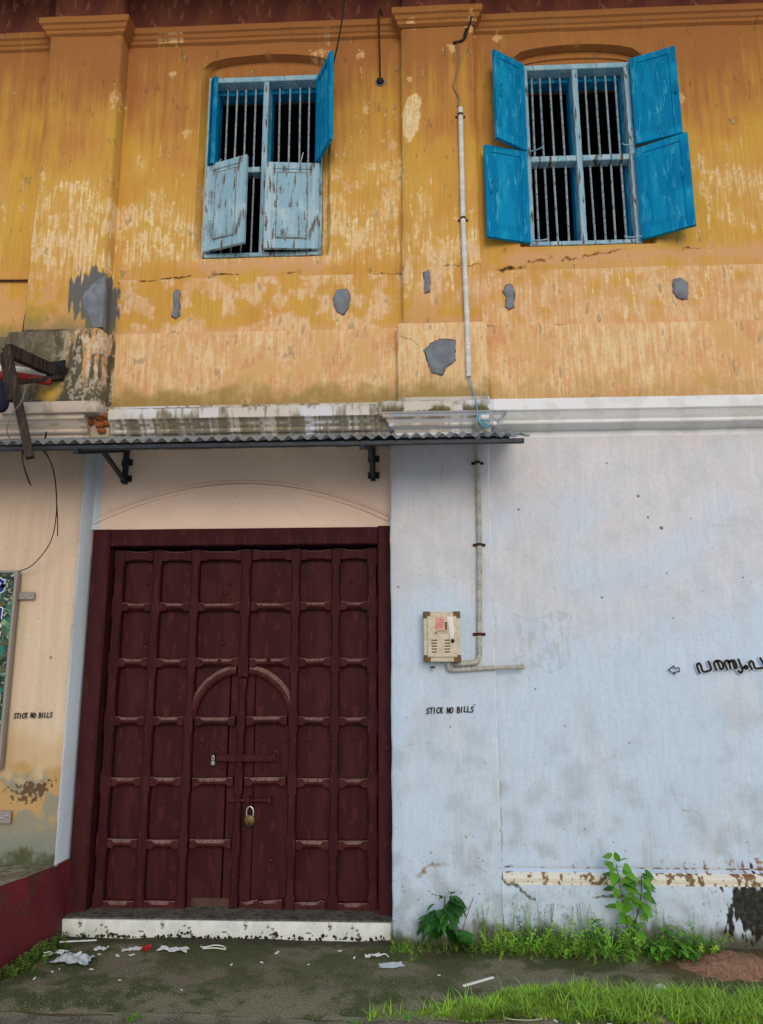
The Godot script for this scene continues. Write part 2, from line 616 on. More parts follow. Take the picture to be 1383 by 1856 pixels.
	mat("soil", white, 1.0, 0.0, paint_tex(73, Color(0.60, 0.455, 0.36), Color(0.53, 0.39, 0.30), Color(0.42, 0.31, 0.24), 0.62, 0.05), Vector3(4, 4, 4), 0.8)
	mat("road", white, 0.9, 0.0, paint_tex(76, Color(0.47, 0.45, 0.37), Color(0.38, 0.365, 0.29), Color(0.62, 0.60, 0.52), 0.62, 0.16), Vector3(2.2, 2.2, 2.2), 1.0)
	mat("red_cloth", Color(0.55, 0.17, 0.15), 0.85)
	mat("bright_red", Color(0.80, 0.13, 0.10), 0.5)
	mat("navy_cloth", Color(0.10, 0.11, 0.20), 0.8)
	mat("sign_edge", Color(0.60, 0.57, 0.55), 0.5, 0.3)
	mat("letter_blue", Color(0.05, 0.14, 0.52), 0.5)
	for g in [["leaf_dark", Color(0.11, 0.30, 0.10)], ["leaf_mid", Color(0.20, 0.42, 0.12)], ["leaf_light", Color(0.36, 0.58, 0.16)]]:
		var m := mat(g[0], g[1], 0.5)
		m.backlight_enabled = true
		m.backlight = Color(0.25, 0.35, 0.08)
		m.cull_mode = BaseMaterial3D.CULL_DISABLED
	mat("stem", Color(0.30, 0.36, 0.18), 0.8)
	var gm := mat("blade", Color.WHITE, 0.6)
	gm.vertex_color_use_as_albedo = true
	gm.backlight_enabled = true
	gm.backlight = Color(0.3, 0.4, 0.1)
	gm.cull_mode = BaseMaterial3D.CULL_DISABLED
	var pl := mat("plastic_film", Color(0.80, 0.83, 0.84), 0.35)
	pl.cull_mode = BaseMaterial3D.CULL_DISABLED


var fd := PackedByteArray()
var fh := PackedByteArray()
var FW := 0
var FH := 0


# paint one pixel-thick dab after another along a line on the facade picture
func mark(pts: Array, width: float, col: Color, strength: float, jit := 0.01, dip := 30) -> void:
	for i in pts.size() - 1:
		var a: Vector2 = pts[i]
		var b: Vector2 = pts[i + 1]
		var n := int(a.distance_to(b) * PPM) + 1
		for k in n:
			var p := a.lerp(b, float(k) / n)
			p += Vector2(nz.get_noise_2d(p.x * 14.0, p.y * 14.0), nz.get_noise_2d(p.y * 14.0 + 40.0, p.x * 14.0)) * jit * 2.0
			var w := width * (0.5 + rng.randf() * 0.8) * (0.6 + 1.2 * absf(nz.get_noise_2d(p.x * 6.0, p.y * 6.0 + 9.0)))
			dab(p, w, col, strength * rng.randf_range(0.5, 1.0) * smoothstep(-0.15, 0.25, nz.get_noise_2d(p.x * 4.0, p.y * 4.0 + 77.0)), dip)


func dab(p: Vector2, r: float, col: Color, strength: float, dip := 20) -> void:
	var cx := (p.x - X0) * PPM
	var cy := (YT - p.y) * PPM
	var rr := maxf(r * PPM, 0.6)
	for j in range(int(cy - rr), int(cy + rr) + 1):
		for i in range(int(cx - rr), int(cx + rr) + 1):
			if i < 0 or j < 0 or i >= FW or j >= FH:
				continue
			var d := Vector2(i - cx, j - cy).length() / rr
			if d > 1.0:
				continue
			var s := strength * (1.0 - d * d * 0.6)
			var k := j * FW + i
			fd[k * 3] = int(lerpf(fd[k * 3], col.r * 255, s))
			fd[k * 3 + 1] = int(lerpf(fd[k * 3 + 1], col.g * 255, s))
			fd[k * 3 + 2] = int(lerpf(fd[k * 3 + 2], col.b * 255, s))
			fh[k] = clampi(int(fh[k] - dip * s), 0, 255)


func bump01(x: float, c: float, w: float) -> float:
	var t := (x - c) / w
	return exp(-t * t)


# The paint of the whole facade, 220 pixels a metre, one pixel for one place on the wall: coats of limewash, where they have flaked, damp, algae and cracks, with some light and shade painted in.
func facade_material() -> void:
	FW = int(UW * PPM)
	FH = int(UH * PPM)
	fd.resize(FW * FH * 3)
	fh.resize(FW * FH)
	var na := noise_bytes(FW, FH, 101, 0.006, 4)
	var nb := noise_bytes(FW, FH, 102, 0.12, 4)
	var ns := noise_bytes(FW, FH, 103, 0.06, 4, 1, 14)
	var np := noise_bytes(FW, FH, 104, 0.075, 5, 1, 3)
	var nf := noise_bytes(FW, FH, 106, 0.20, 4, 1, 14)
	var nc := noise_bytes(FW, FH, 105, 0.02, 4)
	var ochre := Color(0.80, 0.635, 0.285)
	var ochre2 := Color(0.78, 0.575, 0.285)
	var brown := Color(0.60, 0.375, 0.235)
	var pink := Color(0.82, 0.63, 0.48)
	var cream := Color(0.92, 0.85, 0.69)
	var cream2 := Color(0.90, 0.78, 0.61)
	var white1 := Color(0.755, 0.825, 0.905)
	var white2 := Color(0.83, 0.83, 0.86)
	var algae := Color(0.33, 0.32, 0.22)
	var soot := Color(0.25, 0.24, 0.215)
	for j in FH:
		var y := YT - (j + 0.5) / PPM
		for i in FW:
			var x := X0 + (i + 0.5) / PPM
			var k := j * FW + i
			var a := na[k] / 255.0
			var b := nb[k] / 255.0
			var s := ns[k] / 255.0
			var p := np[k] / 255.0
			var c := nc[k] / 255.0
			var g := nf[k] / 255.0
			var col: Color
			var h := 130.0 + (b - 0.5) * 70.0
			if y > 3.262:
				col = ochre.lerp(ochre2, smoothstep(0.15, 0.85, a * 0.6 + s * 0.4))
				col = col * (0.92 + 0.09 * s + 0.08 * g)
				var eave_shade_dirt := smoothstep(5.0, 6.05, y + (a - 0.5) * 0.55 + (s - 0.5) * 0.7 + (g - 0.5) * 0.4)
				col = col.lerp(brown, eave_shade_dirt * 0.75)  # browner towards the top: eave shade put into the colour, plus some grime
				var cov := 0.16
				if y < 3.785:  # plinth band
					var up := smoothstep(3.62, 3.30, y)
					col = col.lerp(Color(0.86, 0.69, 0.53).lerp(Color(0.82, 0.61, 0.42), smoothstep(0.45, 0.7, c)), 0.65 + 0.3 * smoothstep(0.4, 0.6, c))
					cov = 0.80 + 0.5 * (a - 0.5)
					if x > -0.11 and x < 0.51:
						cov = 0.98
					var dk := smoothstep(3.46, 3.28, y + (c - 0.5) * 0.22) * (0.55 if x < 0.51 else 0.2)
					if x < -2.02:  # the pier at the left: black with damp
						cov = 0.5 * smoothstep(-2.75, -2.1, x)
						dk = 0.0
					var val0 := 0.25 * p + 0.12 * s + 0.30 * g + 0.18 * c + 0.15 * b
					var m0 := smoothstep(lerpf(0.80, 0.30, cov), lerpf(0.80, 0.30, cov) + 0.34, val0)
					col = col.lerp(cream.lerp(cream2, c), m0 * 0.85)
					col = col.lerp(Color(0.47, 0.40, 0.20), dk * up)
					h -= m0 * 30.0
					if x < -2.02:
						var wht := smoothstep(-2.42, -2.14, x) * smoothstep(3.30, 3.5, y)
						col = col.lerp(soot.lerp(Color(0.42, 0.39, 0.30), c), clampf(0.95 - wht * smoothstep(0.40, 0.55, s * 0.6 + p * 0.4) * 0.9, 0, 1))
						var rest := smoothstep(0.52, 0.58, p * 0.6 + b * 0.4) * 0.6
						col = col.lerp(Color(0.80, 0.79, 0.75), rest * (0.25 + 0.75 * smoothstep(-2.45, -2.2, x)))
						col = col.lerp(ochre, bump01(x, -2.38, 0.09) * bump01(y, 3.32, 0.08) * smoothstep(0.4, 0.5, c))
				else:
					var low := smoothstep(4.42, 4.12, y + (a - 0.5) * 0.35)
					var pinkness := low * 0.55 * smoothstep(0.36, 0.56, c + (0.16 if x > 0.47 else -0.04))
					pinkness = maxf(pinkness, 0.8 * bump01(y + (c - 0.5) * 0.10, 4.29, 0.06) * clampf(smoothstep(0.58, 0.45, absf(x + 1.02) + (c - 0.5) * 0.3) + smoothstep(0.55, 0.75, x + (c - 0.5) * 0.3), 0, 1))
					pinkness = maxf(pinkness, 0.75 * bump01(y, 3.80, 0.03))
					col = col.lerp(pink, pinkness)
					if x < -2.64:
						cov = 0.02 + 0.22 * bump01(y, 4.75, 0.3)
					elif x < -2.08:
						cov = 0.03 + 0.70 * smoothstep(5.25, 4.50, y + (a - 0.5) * 0.7) * smoothstep(3.95, 4.3, y) + 0.16 * bump01(y, 5.1, 0.2)
					elif x < -0.06:
						cov = 0.03 + 0.68 * smoothstep(5.2, 4.45, y + (a - 0.5) * 0.7) * smoothstep(4.20, 4.4, y) + 0.24 * bump01(y, 5.1, 0.22)
						if y < 4.2:
							cov = 0.26 + 0.30 * smoothstep(0.46, 0.62, c) + 0.12 * bump01(x, -0.75, 0.25)
						if x > -0.62:
							cov += 0.10
					elif x < 0.465:
						cov = 0.07 + 0.58 * smoothstep(5.2, 4.3, y + (a - 0.5) * 0.7) * smoothstep(3.8, 4.1, y)
						var bl := Vector2((x - 0.015) / 0.075, (y - 5.33) / 0.17).length() + (c - 0.5) * 1.6
						cov = maxf(cov, 1.6 * smoothstep(1.0, 0.8, bl))
					else:
						cov = 0.03 + 0.14 * low + 0.58 * smoothstep(1.55, 1.95, x + (a - 0.5)) * bump01(y, 4.75, 0.38)
						if y < 4.2:
							cov = 0.60
					var val := 0.30 * p + 0.10 * s + 0.20 * g + 0.28 * c + 0.12 * b
					var wash := smoothstep(0.15, 0.8, cov) * (0.25 + 0.6 * smoothstep(0.35, 0.65, g * 0.5 + c * 0.5))
					col = col.lerp(cream2.lerp(Color(0.89, 0.73, 0.57), low), wash * (0.55 + 0.25 * low))
					var thr := lerpf(0.70, 0.38, cov)
					var m := smoothstep(thr - 0.02, thr + 0.03 + 0.14 * a, val)
					col = col.lerp(cream.lerp(cream2, smoothstep(0.3, 0.7, c)).lerp(pink, pinkness * 0.4), m * (0.45 + 0.5 * smoothstep(0.3, 0.7, b * 0.5 + g * 0.5)))
					h -= m * 40.0
					# cement smeared round the corner of the left pilaster
					if x < -1.9 and y < 4.25:
						var e := Vector2((x + 2.15) / 0.18, (y - 3.99) / 0.23).length() + (s - 0.5) * 1.1 + (p - 0.5) * 0.5
						col = col.lerp(Color(0.40, 0.40, 0.39), smoothstep(1.0, 0.88, e))
						var fd2 := smoothstep(3.98, 3.76, y + (c - 0.5) * 0.2) * smoothstep(-1.98, -2.1, x)
						col = col.lerp(Color(0.46, 0.43, 0.30), fd2 * 0.55)
				# specks of rising mould
				col = col.lerp(soot, smoothstep(0.70, 0.78, p * 0.6 + c * 0.4) * 0.25)
			elif y > 3.03:
				col = white2.lerp(Color(0.80, 0.77, 0.73), smoothstep(0.4, 0.7, a))
				if x < -2.0:
					col = Color(0.80, 0.74, 0.68)
				var st := 0.0
				if x < 0.51 and x > -2.03:
					st = smoothstep(0.36, 0.62, c * 0.45 + p * 0.35 + g * 0.2 + (0.03 if y < 3.15 else -0.10)) * 0.72
					if x > -0.2:
						st *= 0.55
						st += 0.8 * smoothstep(0.55, 0.62, c) * bump01(y, 3.15, 0.03)
				elif x < -2.0:
					st = 0.25 * smoothstep(0.5, 0.7, c)
				else:
					col = Color(0.90, 0.905, 0.915)
					st = 0.08 * smoothstep(0.5, 0.7, c)
				col = col.lerp(algae.lerp(Color(0.44, 0.37, 0.26), b), clampf(st, 0, 1))
				h -= st * 20.0
			else:
				if x < -2.185:  # cream wall at the left
					col = Color(0.83, 0.75, 0.655).lerp(Color(0.80, 0.705, 0.63), smoothstep(1.6, 2.9, y))
					col = col * (0.95 + 0.08 * s + 0.03 * b)
					var wet := smoothstep(1.02, 0.86, y + (c - 0.5) * 0.32 + (p - 0.5) * 0.1)
					col = col.lerp(Color(0.76, 0.64, 0.45), 0.6 * smoothstep(1.2, 0.95, y + (a - 0.5) * 0.5))
					col = col.lerp(Color(0.74, 0.60, 0.41).lerp(Color(0.58, 0.56, 0.49), smoothstep(0.40, 0.58, c)), wet)
					col = col.lerp(Color(0.50, 0.53, 0.49), smoothstep(0.68, 0.52, y + (c - 0.5) * 0.2) * 0.85)
					var br := Vector2((x + 2.38) / 0.10, (y - 0.84) / 0.055).length() + (c - 0.5) * 2.6 + (b - 0.5) * 1.6
					col = col.lerp(Color(0.40, 0.32, 0.24), smoothstep(1.0, 0.85, br))
					col = col.lerp(Color(0.22, 0.24, 0.14), smoothstep(0.52, 0.40, y + (c - 0.5) * 0.16 + (b - 0.5) * 0.06) * 0.7)
					h -= wet * 30.0
				elif x < -0.155:  # over the gate and the jambs
					col = Color(0.95, 0.845, 0.775) if y > 2.3 else Color(0.70, 0.76, 0.81)  # pinkish over the gate: warm ambient under the canopy put into the colour
					col = col * (0.96 + 0.07 * a)
					if x < -2.125:
						col = Color(0.81, 0.855, 0.90) * (0.94 + 0.1 * s)
				else:
					var warm := smoothstep(1.3, 3.0, y + (a - 0.5) * 1.6)
					col = white1.lerp(Color(0.83, 0.815, 0.835), warm)  # bluish low, warmer high: the shift in the light put into the whitewash
					col = col.lerp(Color(0.70, 0.75, 0.80), smoothstep(0.42, 0.70, c * 0.3 + a * 0.5 + g * 0.2) * 0.28)
					col = col.lerp(Color(0.83, 0.85, 0.88), smoothstep(0.48, 0.70, s * 0.5 + a * 0.3 + g * 0.2) * 0.40)
					col = col.lerp(Color(0.66, 0.70, 0.74), smoothstep(0.55, 0.70, ns[(k + FW * 60) % (FW * FH)] / 255.0) * 0.08)
					col = col * (0.955 + 0.05 * g + 0.05 * b)
					var grime := smoothstep(0.50, 0.72, c * 0.5 + g * 0.3 + a * 0.2) * (0.25 + 0.75 * smoothstep(1.7, 0.3, y))
					col = col.lerp(Color(0.55, 0.585, 0.60), grime * 0.32)
					h += (a - 0.5) * 60.0
					if absf(x - 0.484) < 0.006 and y > 0.36:
						col = col.lerp(Color(0.88, 0.89, 0.90), 0.75 * smoothstep(0.3, 0.6, p))  # painted highlight where the pilaster edge catches the light
					if x > 0.490 and x < 0.505 and y > 0.38:
						col = col.lerp(Color(0.50, 0.47, 0.42), 0.35 * smoothstep(0.45, 0.6, p) * smoothstep(1.6, 0.5, y))
					# lower coat: rough, scabbed
					var rough := smoothstep(0.95, 0.35, y + (c - 0.5) * 0.5)
					var chip := smoothstep(0.56, 0.62, b * 0.55 + c * 0.45)
					col = col.lerp(Color(0.60, 0.62, 0.62), chip * rough * 0.16)
					h -= chip * (12.0 + 40.0 * rough)
					h += (c - 0.5) * 60.0 * rough
					if y < 0.33:
						h += (c - 0.5) * 80.0 + (p - 0.5) * 60.0
					var wet2 := smoothstep(0.13, 0.0, y + (c - 0.5) * 0.16 + (p - 0.5) * 0.06)
					col = col.lerp(Color(0.28, 0.27, 0.20), wet2 * 0.85)
					# rough made-good square by the conduit
					if x > 0.6 and x < 0.98 and y > 1.5 and y < 1.9:
						var q := smoothstep(0.5, 0.56, c * 0.5 + p * 0.5)
						var e2 := maxf(absf(x - 0.79) / 0.17, absf(y - 1.70) / 0.16) + (c - 0.5) * 0.7
						var edge := bump01(e2, 1.0, 0.05)
						col = col.lerp(Color(0.58, 0.60, 0.61), (0.22 * edge * p * 2.0 + 0.25 * smoothstep(0.50, 0.60, p * 0.6 + b * 0.4) * smoothstep(1.0, 0.9, e2)))
						h += 50.0 * smoothstep(1.0, 0.9, e2) * (c - 0.3)
					# black mould at the right
					var bl2 := Vector2((x - 1.93) / 0.17, (y - 0.19) / 0.155).length() + (p - 0.5) * 1.7 + (c - 0.5) * 0.8
					col = col.lerp(Color(0.13, 0.12, 0.09), smoothstep(1.05, 0.92, bl2) * (0.75 + 0.25 * b))
					# the ledge under the panel
					if y > 0.315 and y < 0.395 and x > 0.49:
						col = Color(0.87, 0.855, 0.81)
						var pk := smoothstep(0.54, 0.58, p * 0.5 + b * 0.3 + c * 0.2 + smoothstep(1.1, 1.7, x) * 0.09 - 0.04)
						col = col.lerp(Color(0.46, 0.34, 0.22), pk * 0.85)
						h -= pk * 50.0
					if x > 1.55 and y > 0.37 and y < 0.46:
						col = col.lerp(Color(0.50, 0.30, 0.20), 0.7 * smoothstep(0.60, 0.68, p * 0.5 + b * 0.3 + g * 0.2 + 1.4 * (0.42 - y)))
			fd[k * 3] = clampi(int(col.r * 255.0), 0, 255)
			fd[k * 3 + 1] = clampi(int(col.g * 255.0), 0, 255)
			fd[k * 3 + 2] = clampi(int(col.b * 255.0), 0, 255)
			fh[k] = clampi(int(h), 0, 255)
	# cracks, lines of mould and chips, each where it is on the wall
	var dark := Color(0.24, 0.17, 0.09)
	mark([Vector2(-2.05, 4.18), Vector2(-1.75, 4.20), Vector2(-1.45, 4.225), Vector2(-1.2, 4.23)], 0.007, dark, 0.75, 0.006)
	mark([Vector2(-1.0, 4.23), Vector2(-0.8, 4.225)], 0.006, dark, 0.4, 0.006)
	mark([Vector2(-0.42, 4.22), Vector2(-0.2, 4.20), Vector2(-0.06, 4.19)], 0.007, dark, 0.7, 0.006)
	mark([Vector2(-0.05, 4.18), Vector2(0.2, 4.21), Vector2(0.45, 4.20)], 0.008, dark, 0.5, 0.01)
	mark([Vector2(0.47, 4.20), Vector2(0.75, 4.22)], 0.012, dark, 0.5, 0.012)
	mark([Vector2(0.8, 4.27), Vector2(1.1, 4.28), Vector2(1.45, 4.33)], 0.009, Color(0.40, 0.27, 0.14), 0.5, 0.012)
	mark([Vector2(1.7, 4.33), Vector2(1.95, 4.33)], 0.008, dark, 0.45, 0.012)
	mark([Vector2(-2.05, 3.42), Vector2(-1.85, 3.56), Vector2(-1.68, 3.70)], 0.003, Color(0.62, 0.38, 0.2), 0.6, 0.006)
	mark([Vector2(-0.1, 3.70), Vector2(0.0, 3.66), Vector2(0.06, 3.60)], 0.0035, dark, 0.6, 0.004)
	mark([Vector2(0.48, 3.795), Vector2(0.56, 3.80)], 0.008, dark, 0.8, 0.006)
	mark([Vector2(0.95, 3.785), Vector2(1.12, 3.795), Vector2(1.22, 3.79)], 0.008, Color(0.42, 0.22, 0.12), 0.8, 0.004)
	mark([Vector2(0.50, 0.34), Vector2(0.60, 0.28), Vector2(0.70, 0.215), Vector2(0.84, 0.19), Vector2(0.98, 0.17)], 0.008, Color(0.33, 0.30, 0.25), 0.7, 0.012)
	mark([Vector2(1.0, 0.24), Vector2(1.06, 0.255), Vector2(1.2, 0.25)], 0.008, Color(0.33, 0.30, 0.25), 0.6, 0.01)
	mark([Vector2(0.49, 0.42), Vector2(0.49, 0.50), Vector2(0.48, 0.62)], 0.005, Color(0.48, 0.43, 0.35), 0.6, 0.006)
	mark([Vector2(0.51, 0.40), Vector2(0.60, 0.41)], 0.014, Color(0.25, 0.22, 0.16), 0.8, 0.012)
	mark([Vector2(-0.04, 0.26), Vector2(0.0, 0.36), Vector2(0.06, 0.41), Vector2(0.16, 0.42), Vector2(0.23, 0.40)], 0.012, Color(0.52, 0.46, 0.38), 0.5, 0.02)
	mark([Vector2(-0.06, 0.17), Vector2(-0.03, 0.25)], 0.012, Color(0.55, 0.51, 0.46), 0.4, 0.02)
	mark([Vector2(0.33, 0.42), Vector2(0.42, 0.36), Vector2(0.50, 0.33)], 0.005, Color(0.45, 0.46, 0.46), 0.5, 0.008)
	mark([Vector2(0.31, 1.0), Vector2(0.4, 1.06), Vector2(0.47, 1.17)], 0.004, Color(0.56, 0.60, 0.62), 0.6, 0.008)
	mark([Vector2(-0.1, 1.08), Vector2(0.02, 1.11), Vector2(0.2, 1.09)], 0.004, Color(0.60, 0.64, 0.66), 0.5, 0.008)
	mark([Vector2(-2.55, 1.33), Vector2(-2.45, 1.31), Vector2(-2.22, 1.29)], 0.0025, Color(0.55, 0.45, 0.36), 0.5, 0.004)
	mark([Vector2(0.55, 0.75), Vector2(0.7, 0.85), Vector2(0.78, 1.0)], 0.004, Color(0.58, 0.62, 0.64), 0.4, 0.02)
	mark([Vector2(1.5, 0.72), Vector2(1.66, 0.71)], 0.006, Color(0.5, 0.5, 0.48), 0.5, 0.006)
	mark([Vector2(1.0, 1.6), Vector2(1.2, 1.66), Vector2(1.4, 1.72), Vector2(1.65, 1.74), Vector2(1.9, 1.76)], 0.003, Color(0.62, 0.68, 0.74), 0.6, 0.02)
	mark([Vector2(1.35, 2.1), Vector2(1.5, 2.0), Vector2(1.62, 2.02), Vector2(1.75, 1.95)], 0.004, Color(0.64, 0.68, 0.74), 0.5, 0.03)
	mark([Vector2(1.75, 2.42), Vector2(2.0, 2.44), Vector2(2.2, 2.43)], 0.003, Color(0.60, 0.64, 0.69), 0.6, 0.012)
	mark([Vector2(0.16, 2.97), Vector2(0.19, 2.86), Vector2(0.17, 2.75)], 0.004, Color(0.50, 0.44, 0.40), 0.6, 0.01)
	mark([Vector2(0.33, 2.97), Vector2(0.35, 2.86)], 0.004, Color(0.45, 0.40, 0.37), 0.6, 0.01)
	mark([Vector2(-2.19, 2.95), Vector2(-2.195, 2.6), Vector2(-2.19, 2.2), Vector2(-2.19, 1.7), Vector2(-2.195, 1.1), Vector2(-2.19, 0.45)], 0.003, Color(0.42, 0.38, 0.35), 0.35, 0.004)
	for d in [[0.67, 2.55, 0.008], [1.44, 2.63, 0.009], [1.49, 2.49, 0.008], [1.57, 2.42, 0.012], [1.58, 2.13, 0.006], [1.17, 1.98, 0.007], [1.76, 2.48, 0.005], [0.73, 1.42, 0.006], [0.35, 1.33, 0.006], [-0.11, 2.05, 0.006], [1.25, 2.85, 0.006], [-0.3, 3.0, 0.006], [-0.19, 2.96, 0.005], [-2.31, 1.62, 0.010], [0.2, 1.2, 0.005], [1.6, 1.85, 0.005], [0.9, 1.2, 0.005], [1.28, 1.1, 0.005], [2.05, 2.1, 0.006]]:
		dab(Vector2(d[0], d[1]), d[2], Color(0.32, 0.30, 0.30) if d[0] > -2 else Color(0.62, 0.38, 0.18), 0.9, 60)
	for n in 900:  # fly-spots, chips and pinholes
		var q := Vector2(rng.randf_range(-2.9, 2.7), rng.randf_range(0.1, 3.0))
		dab(q, rng.randf_range(0.002, 0.0045), Color(0.46, 0.46, 0.46), rng.randf_range(0.2, 0.7), 25)
	for n in 260:
		var q := Vector2(rng.randf_range(-0.15, 2.5), absf(rng.randfn(0.0, 0.25)) + 0.06)
		dab(q, rng.randf_range(0.003, 0.008), Color(0.48, 0.48, 0.45), rng.randf_range(0.3, 0.8), 30)
	for d in [[-2.13, 5.55, 0.03, 0.09], [-1.62, 5.35, 0.03, 0.035], [-1.75, 5.85, 0.02, 0.02], [-0.5, 5.0, 0.05, 0.07], [-0.45, 4.86, 0.04, 0.06], [-0.36, 5.95, 0.03, 0.03], [-0.32, 5.5, 0.025, 0.05], [-0.12, 5.2, 0.03, 0.04], [-0.66, 5.98, 0.06, 0.03], [0.02, 6.1, 0.03, 0.02], [0.44, 6.08, 0.03, 0.07], [-1.75, 6.1, 0.10, 0.012], [0.0, 5.66, 0.02, 0.02], [0.3, 5.9, 0.02, 0.03], [0.64, 6.05, 0.03, 0.02], [1.92, 5.5, 0.03, 0.04]]:
		for n in 26:  # scabs of bare cream plaster
			var q := Vector2(d[0] + rng.randfn(0, 0.5) * d[2], d[1] + rng.randfn(0, 0.5) * d[3])
			dab(q, rng.randf_range(0.006, 0.016), Color(0.87, 0.74, 0.55).lerp(Color(0.80, 0.62, 0.42), rng.randf()), 0.8, 12)
	var m := mat("facade", Color.WHITE, 0.88)
	m.albedo_texture = tex_from(fd, FW, FH)
	m.heightmap_enabled = true
	m.heightmap_texture = tex_from(fh, FW, FH, Image.FORMAT_L8)
	m.heightmap_scale = 0.55
	m.metallic_specular = 0.25


# ------------------------------------------------------------------ ground
func ground_y(x: float, z: float) -> float:
	return -0.015 - 0.022 * maxf(z, 0.0) + nz.get_noise_2d(x * 1.3, z * 1.3) * 0.012 + nz.get_noise_2d(x * 7.0, z * 7.0) * 0.003


func seam_z(x: float) -> float:
	return 0.87 + nz.get_noise_2d(x * 1.7, 50.0) * 0.03 + nz.get_noise_2d(x * 14.0, 9.0) * 0.008


func make_ground() -> void:
	var w := 1400
	var h := 375
	var a := noise_bytes(w, h, 201, 0.008, 4)
	var b := noise_bytes(w, h, 202, 0.25, 3)
	var c := noise_bytes(w, h, 203, 0.03, 5)
	var d := PackedByteArray()
	d.resize(w * h * 3)
	var hh := PackedByteArray()
	hh.resize(w * h)
	for j in h:
		var z := -0.3 + (j + 0.5) / 250.0
		for i in w:
			var x := -2.9 + (i + 0.5) / 250.0
			var k := j * w + i
			var fa := a[k] / 255.0
			var fb := b[k] / 255.0
			var fc := c[k] / 255.0
			var col := Color(0.36, 0.335, 0.265).lerp(Color(0.27, 0.26, 0.18), smoothstep(0.35, 0.6, fa))
			var pale := smoothstep(0.48, 0.70, fc * 0.6 + fa * 0.4) * bump01(x, -0.7, 0.9) * bump01(z, 0.36, 0.22)
			col = col.lerp(Color(0.53, 0.49, 0.42), pale)
			col = col.lerp(Color(0.42, 0.40, 0.32), smoothstep(0.50, 0.66, z + (fa - 0.5) * 0.25) * 0.55)
			var moss := smoothstep(0.44, 0.70, fc * 0.55 + fa * 0.45 + 0.10 * bump01(z, 0.0, 0.14) + 0.06 * smoothstep(-0.2, 0.5, x) + 0.05 * bump01(x, -2.0, 0.35))
			col = col.lerp(Color(0.185, 0.22, 0.095), moss * 0.7)
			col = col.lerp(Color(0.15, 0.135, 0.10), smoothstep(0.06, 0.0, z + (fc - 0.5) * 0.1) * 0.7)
			col = col.lerp(Color(0.32, 0.245, 0.17), smoothstep(1.0, 1.5, x + (fa - 0.5)) * smoothstep(0.5, 0.3, z) * 0.6)
			col = col * (1.0 + 0.6 * fb)
			var grit := smoothstep(0.70, 0.76, fb)
			col = col.lerp(Color(0.52, 0.50, 0.43), grit * 0.6 * smoothstep(0.3, 0.7, z + fc * 0.2))
			d[k * 3] = clampi(int(col.r * 255), 0, 255)
			d[k * 3 + 1] = clampi(int(col.g * 255), 0, 255)
			d[k * 3 + 2] = clampi(int(col.b * 255), 0, 255)
			hh[k] = clampi(int(120 + (fb - 0.5) * 130 + (fc - 0.5) * 80), 0, 255)
	var m := mat("pavement", Color.WHITE, 0.8)
	m.albedo_texture = tex_from(d, w, h)
	m.uv1_triplanar = true
	m.uv1_world_triplanar = true
	m.uv1_scale = Vector3(1.0 / 5.6, 1.0, 1.0 / 1.5)
	m.uv1_offset = Vector3(2.9 / 5.6, 0, 0.3 / 1.5)
	m.heightmap_enabled = true
	m.heightmap_texture = tex_from(hh, w, h, Image.FORMAT_L8)
	m.heightmap_scale = 1.0
	var st := begin()
	st.set_smooth_group(1)
	var n := 190
	var rows := 22
	for i in n:
		for j in rows:
			var v := []
			for e in [[i, j], [i + 1, j], [i + 1, j + 1], [i, j + 1]]:
				var x: float = -5.7 + 11.4 * e[0] / n
				var z: float = lerpf(-0.35, seam_z(x), float(e[1]) / rows)
				v.append(Vector3(x, ground_y(x, z), z))
			quad(st, v[0], v[1], v[2], v[3], Vector3.UP)
	st.set_smooth_group(-1)
	for i in n:  # broken front edge
		var xa := -5.7 + 11.4 * i / n
		var xb := -5.7 + 11.4 * (i + 1) / n
		var za := seam_z(xa)
		var zb := seam_z(xb)
		quad(st, Vector3(xa, ground_y(xa, za), za), Vector3(xb, ground_y(xb, zb), zb), Vector3(xb, -0.09, zb - 0.012), Vector3(xa, -0.09, za - 0.012), Vector3(0, 0, 1))
	tag(obj("pavement", st, m), "mossy damp concrete apron in front of the gate and wall", "", "", "structure")
	var rt := begin()
	rt.set_smooth_group(1)
	for i in 150:
		for j in 14:
			var v := []
			for e in [[i, j], [i + 1, j], [i + 1, j + 1], [i, j + 1]]:
				var x: float = -4.5 + 9.0 * e[0] / 150.0
				var z: float = 0.85 + 0.7 * e[1] / 14.0
				v.append(Vector3(x, -0.034 + nz.get_noise_2d(x * 5.0, z * 5.0) * 0.006 - 0.012 * bump01(z, 0.905, 0.02), z))
			quad(rt, v[0], v[1], v[2], v[3], Vector3.UP)
	rt.set_smooth_group(-1)
	tag(obj("road", rt, M.road), "gritty pale edge of the street", "", "", "structure")
	var gt := begin()
	quad(gt, Vector3(-120, -0.06, -120), Vector3(120, -0.06, -120), Vector3(120, -0.06, 120), Vector3(-120, -0.06, 120), Vector3.UP)
	tag(obj("ground", gt, mat("street", Color(0.70, 0.68, 0.63), 0.9)), "flat ground of the street", "", "", "structure")
	# loose grit on the seam
	var gs := begin()
	for i in 1500:
		var x := rng.randf_range(-2.6, 2.2)
		var z := 0.30 + 0.85 * sqrt(rng.randf())
		var r := rng.randf_range(0.0015, 0.0045)
		var y := ground_y(x, z) if z < seam_z(x) else -0.034
		bbox(gs, Vector3(-r, -r * 0.5, -r), Vector3(r, r * 0.7, r * 0.8), r * 0.5, Transform3D(Basis(Vector3.UP, rng.randf() * TAU), Vector3(x, y + r * 0.3, z)))
	tag(obj("gravel", gs, mat("grit", Color(0.50, 0.475, 0.41), 0.9)), "loose grit scattered over the concrete apron", "", "", "stuff")


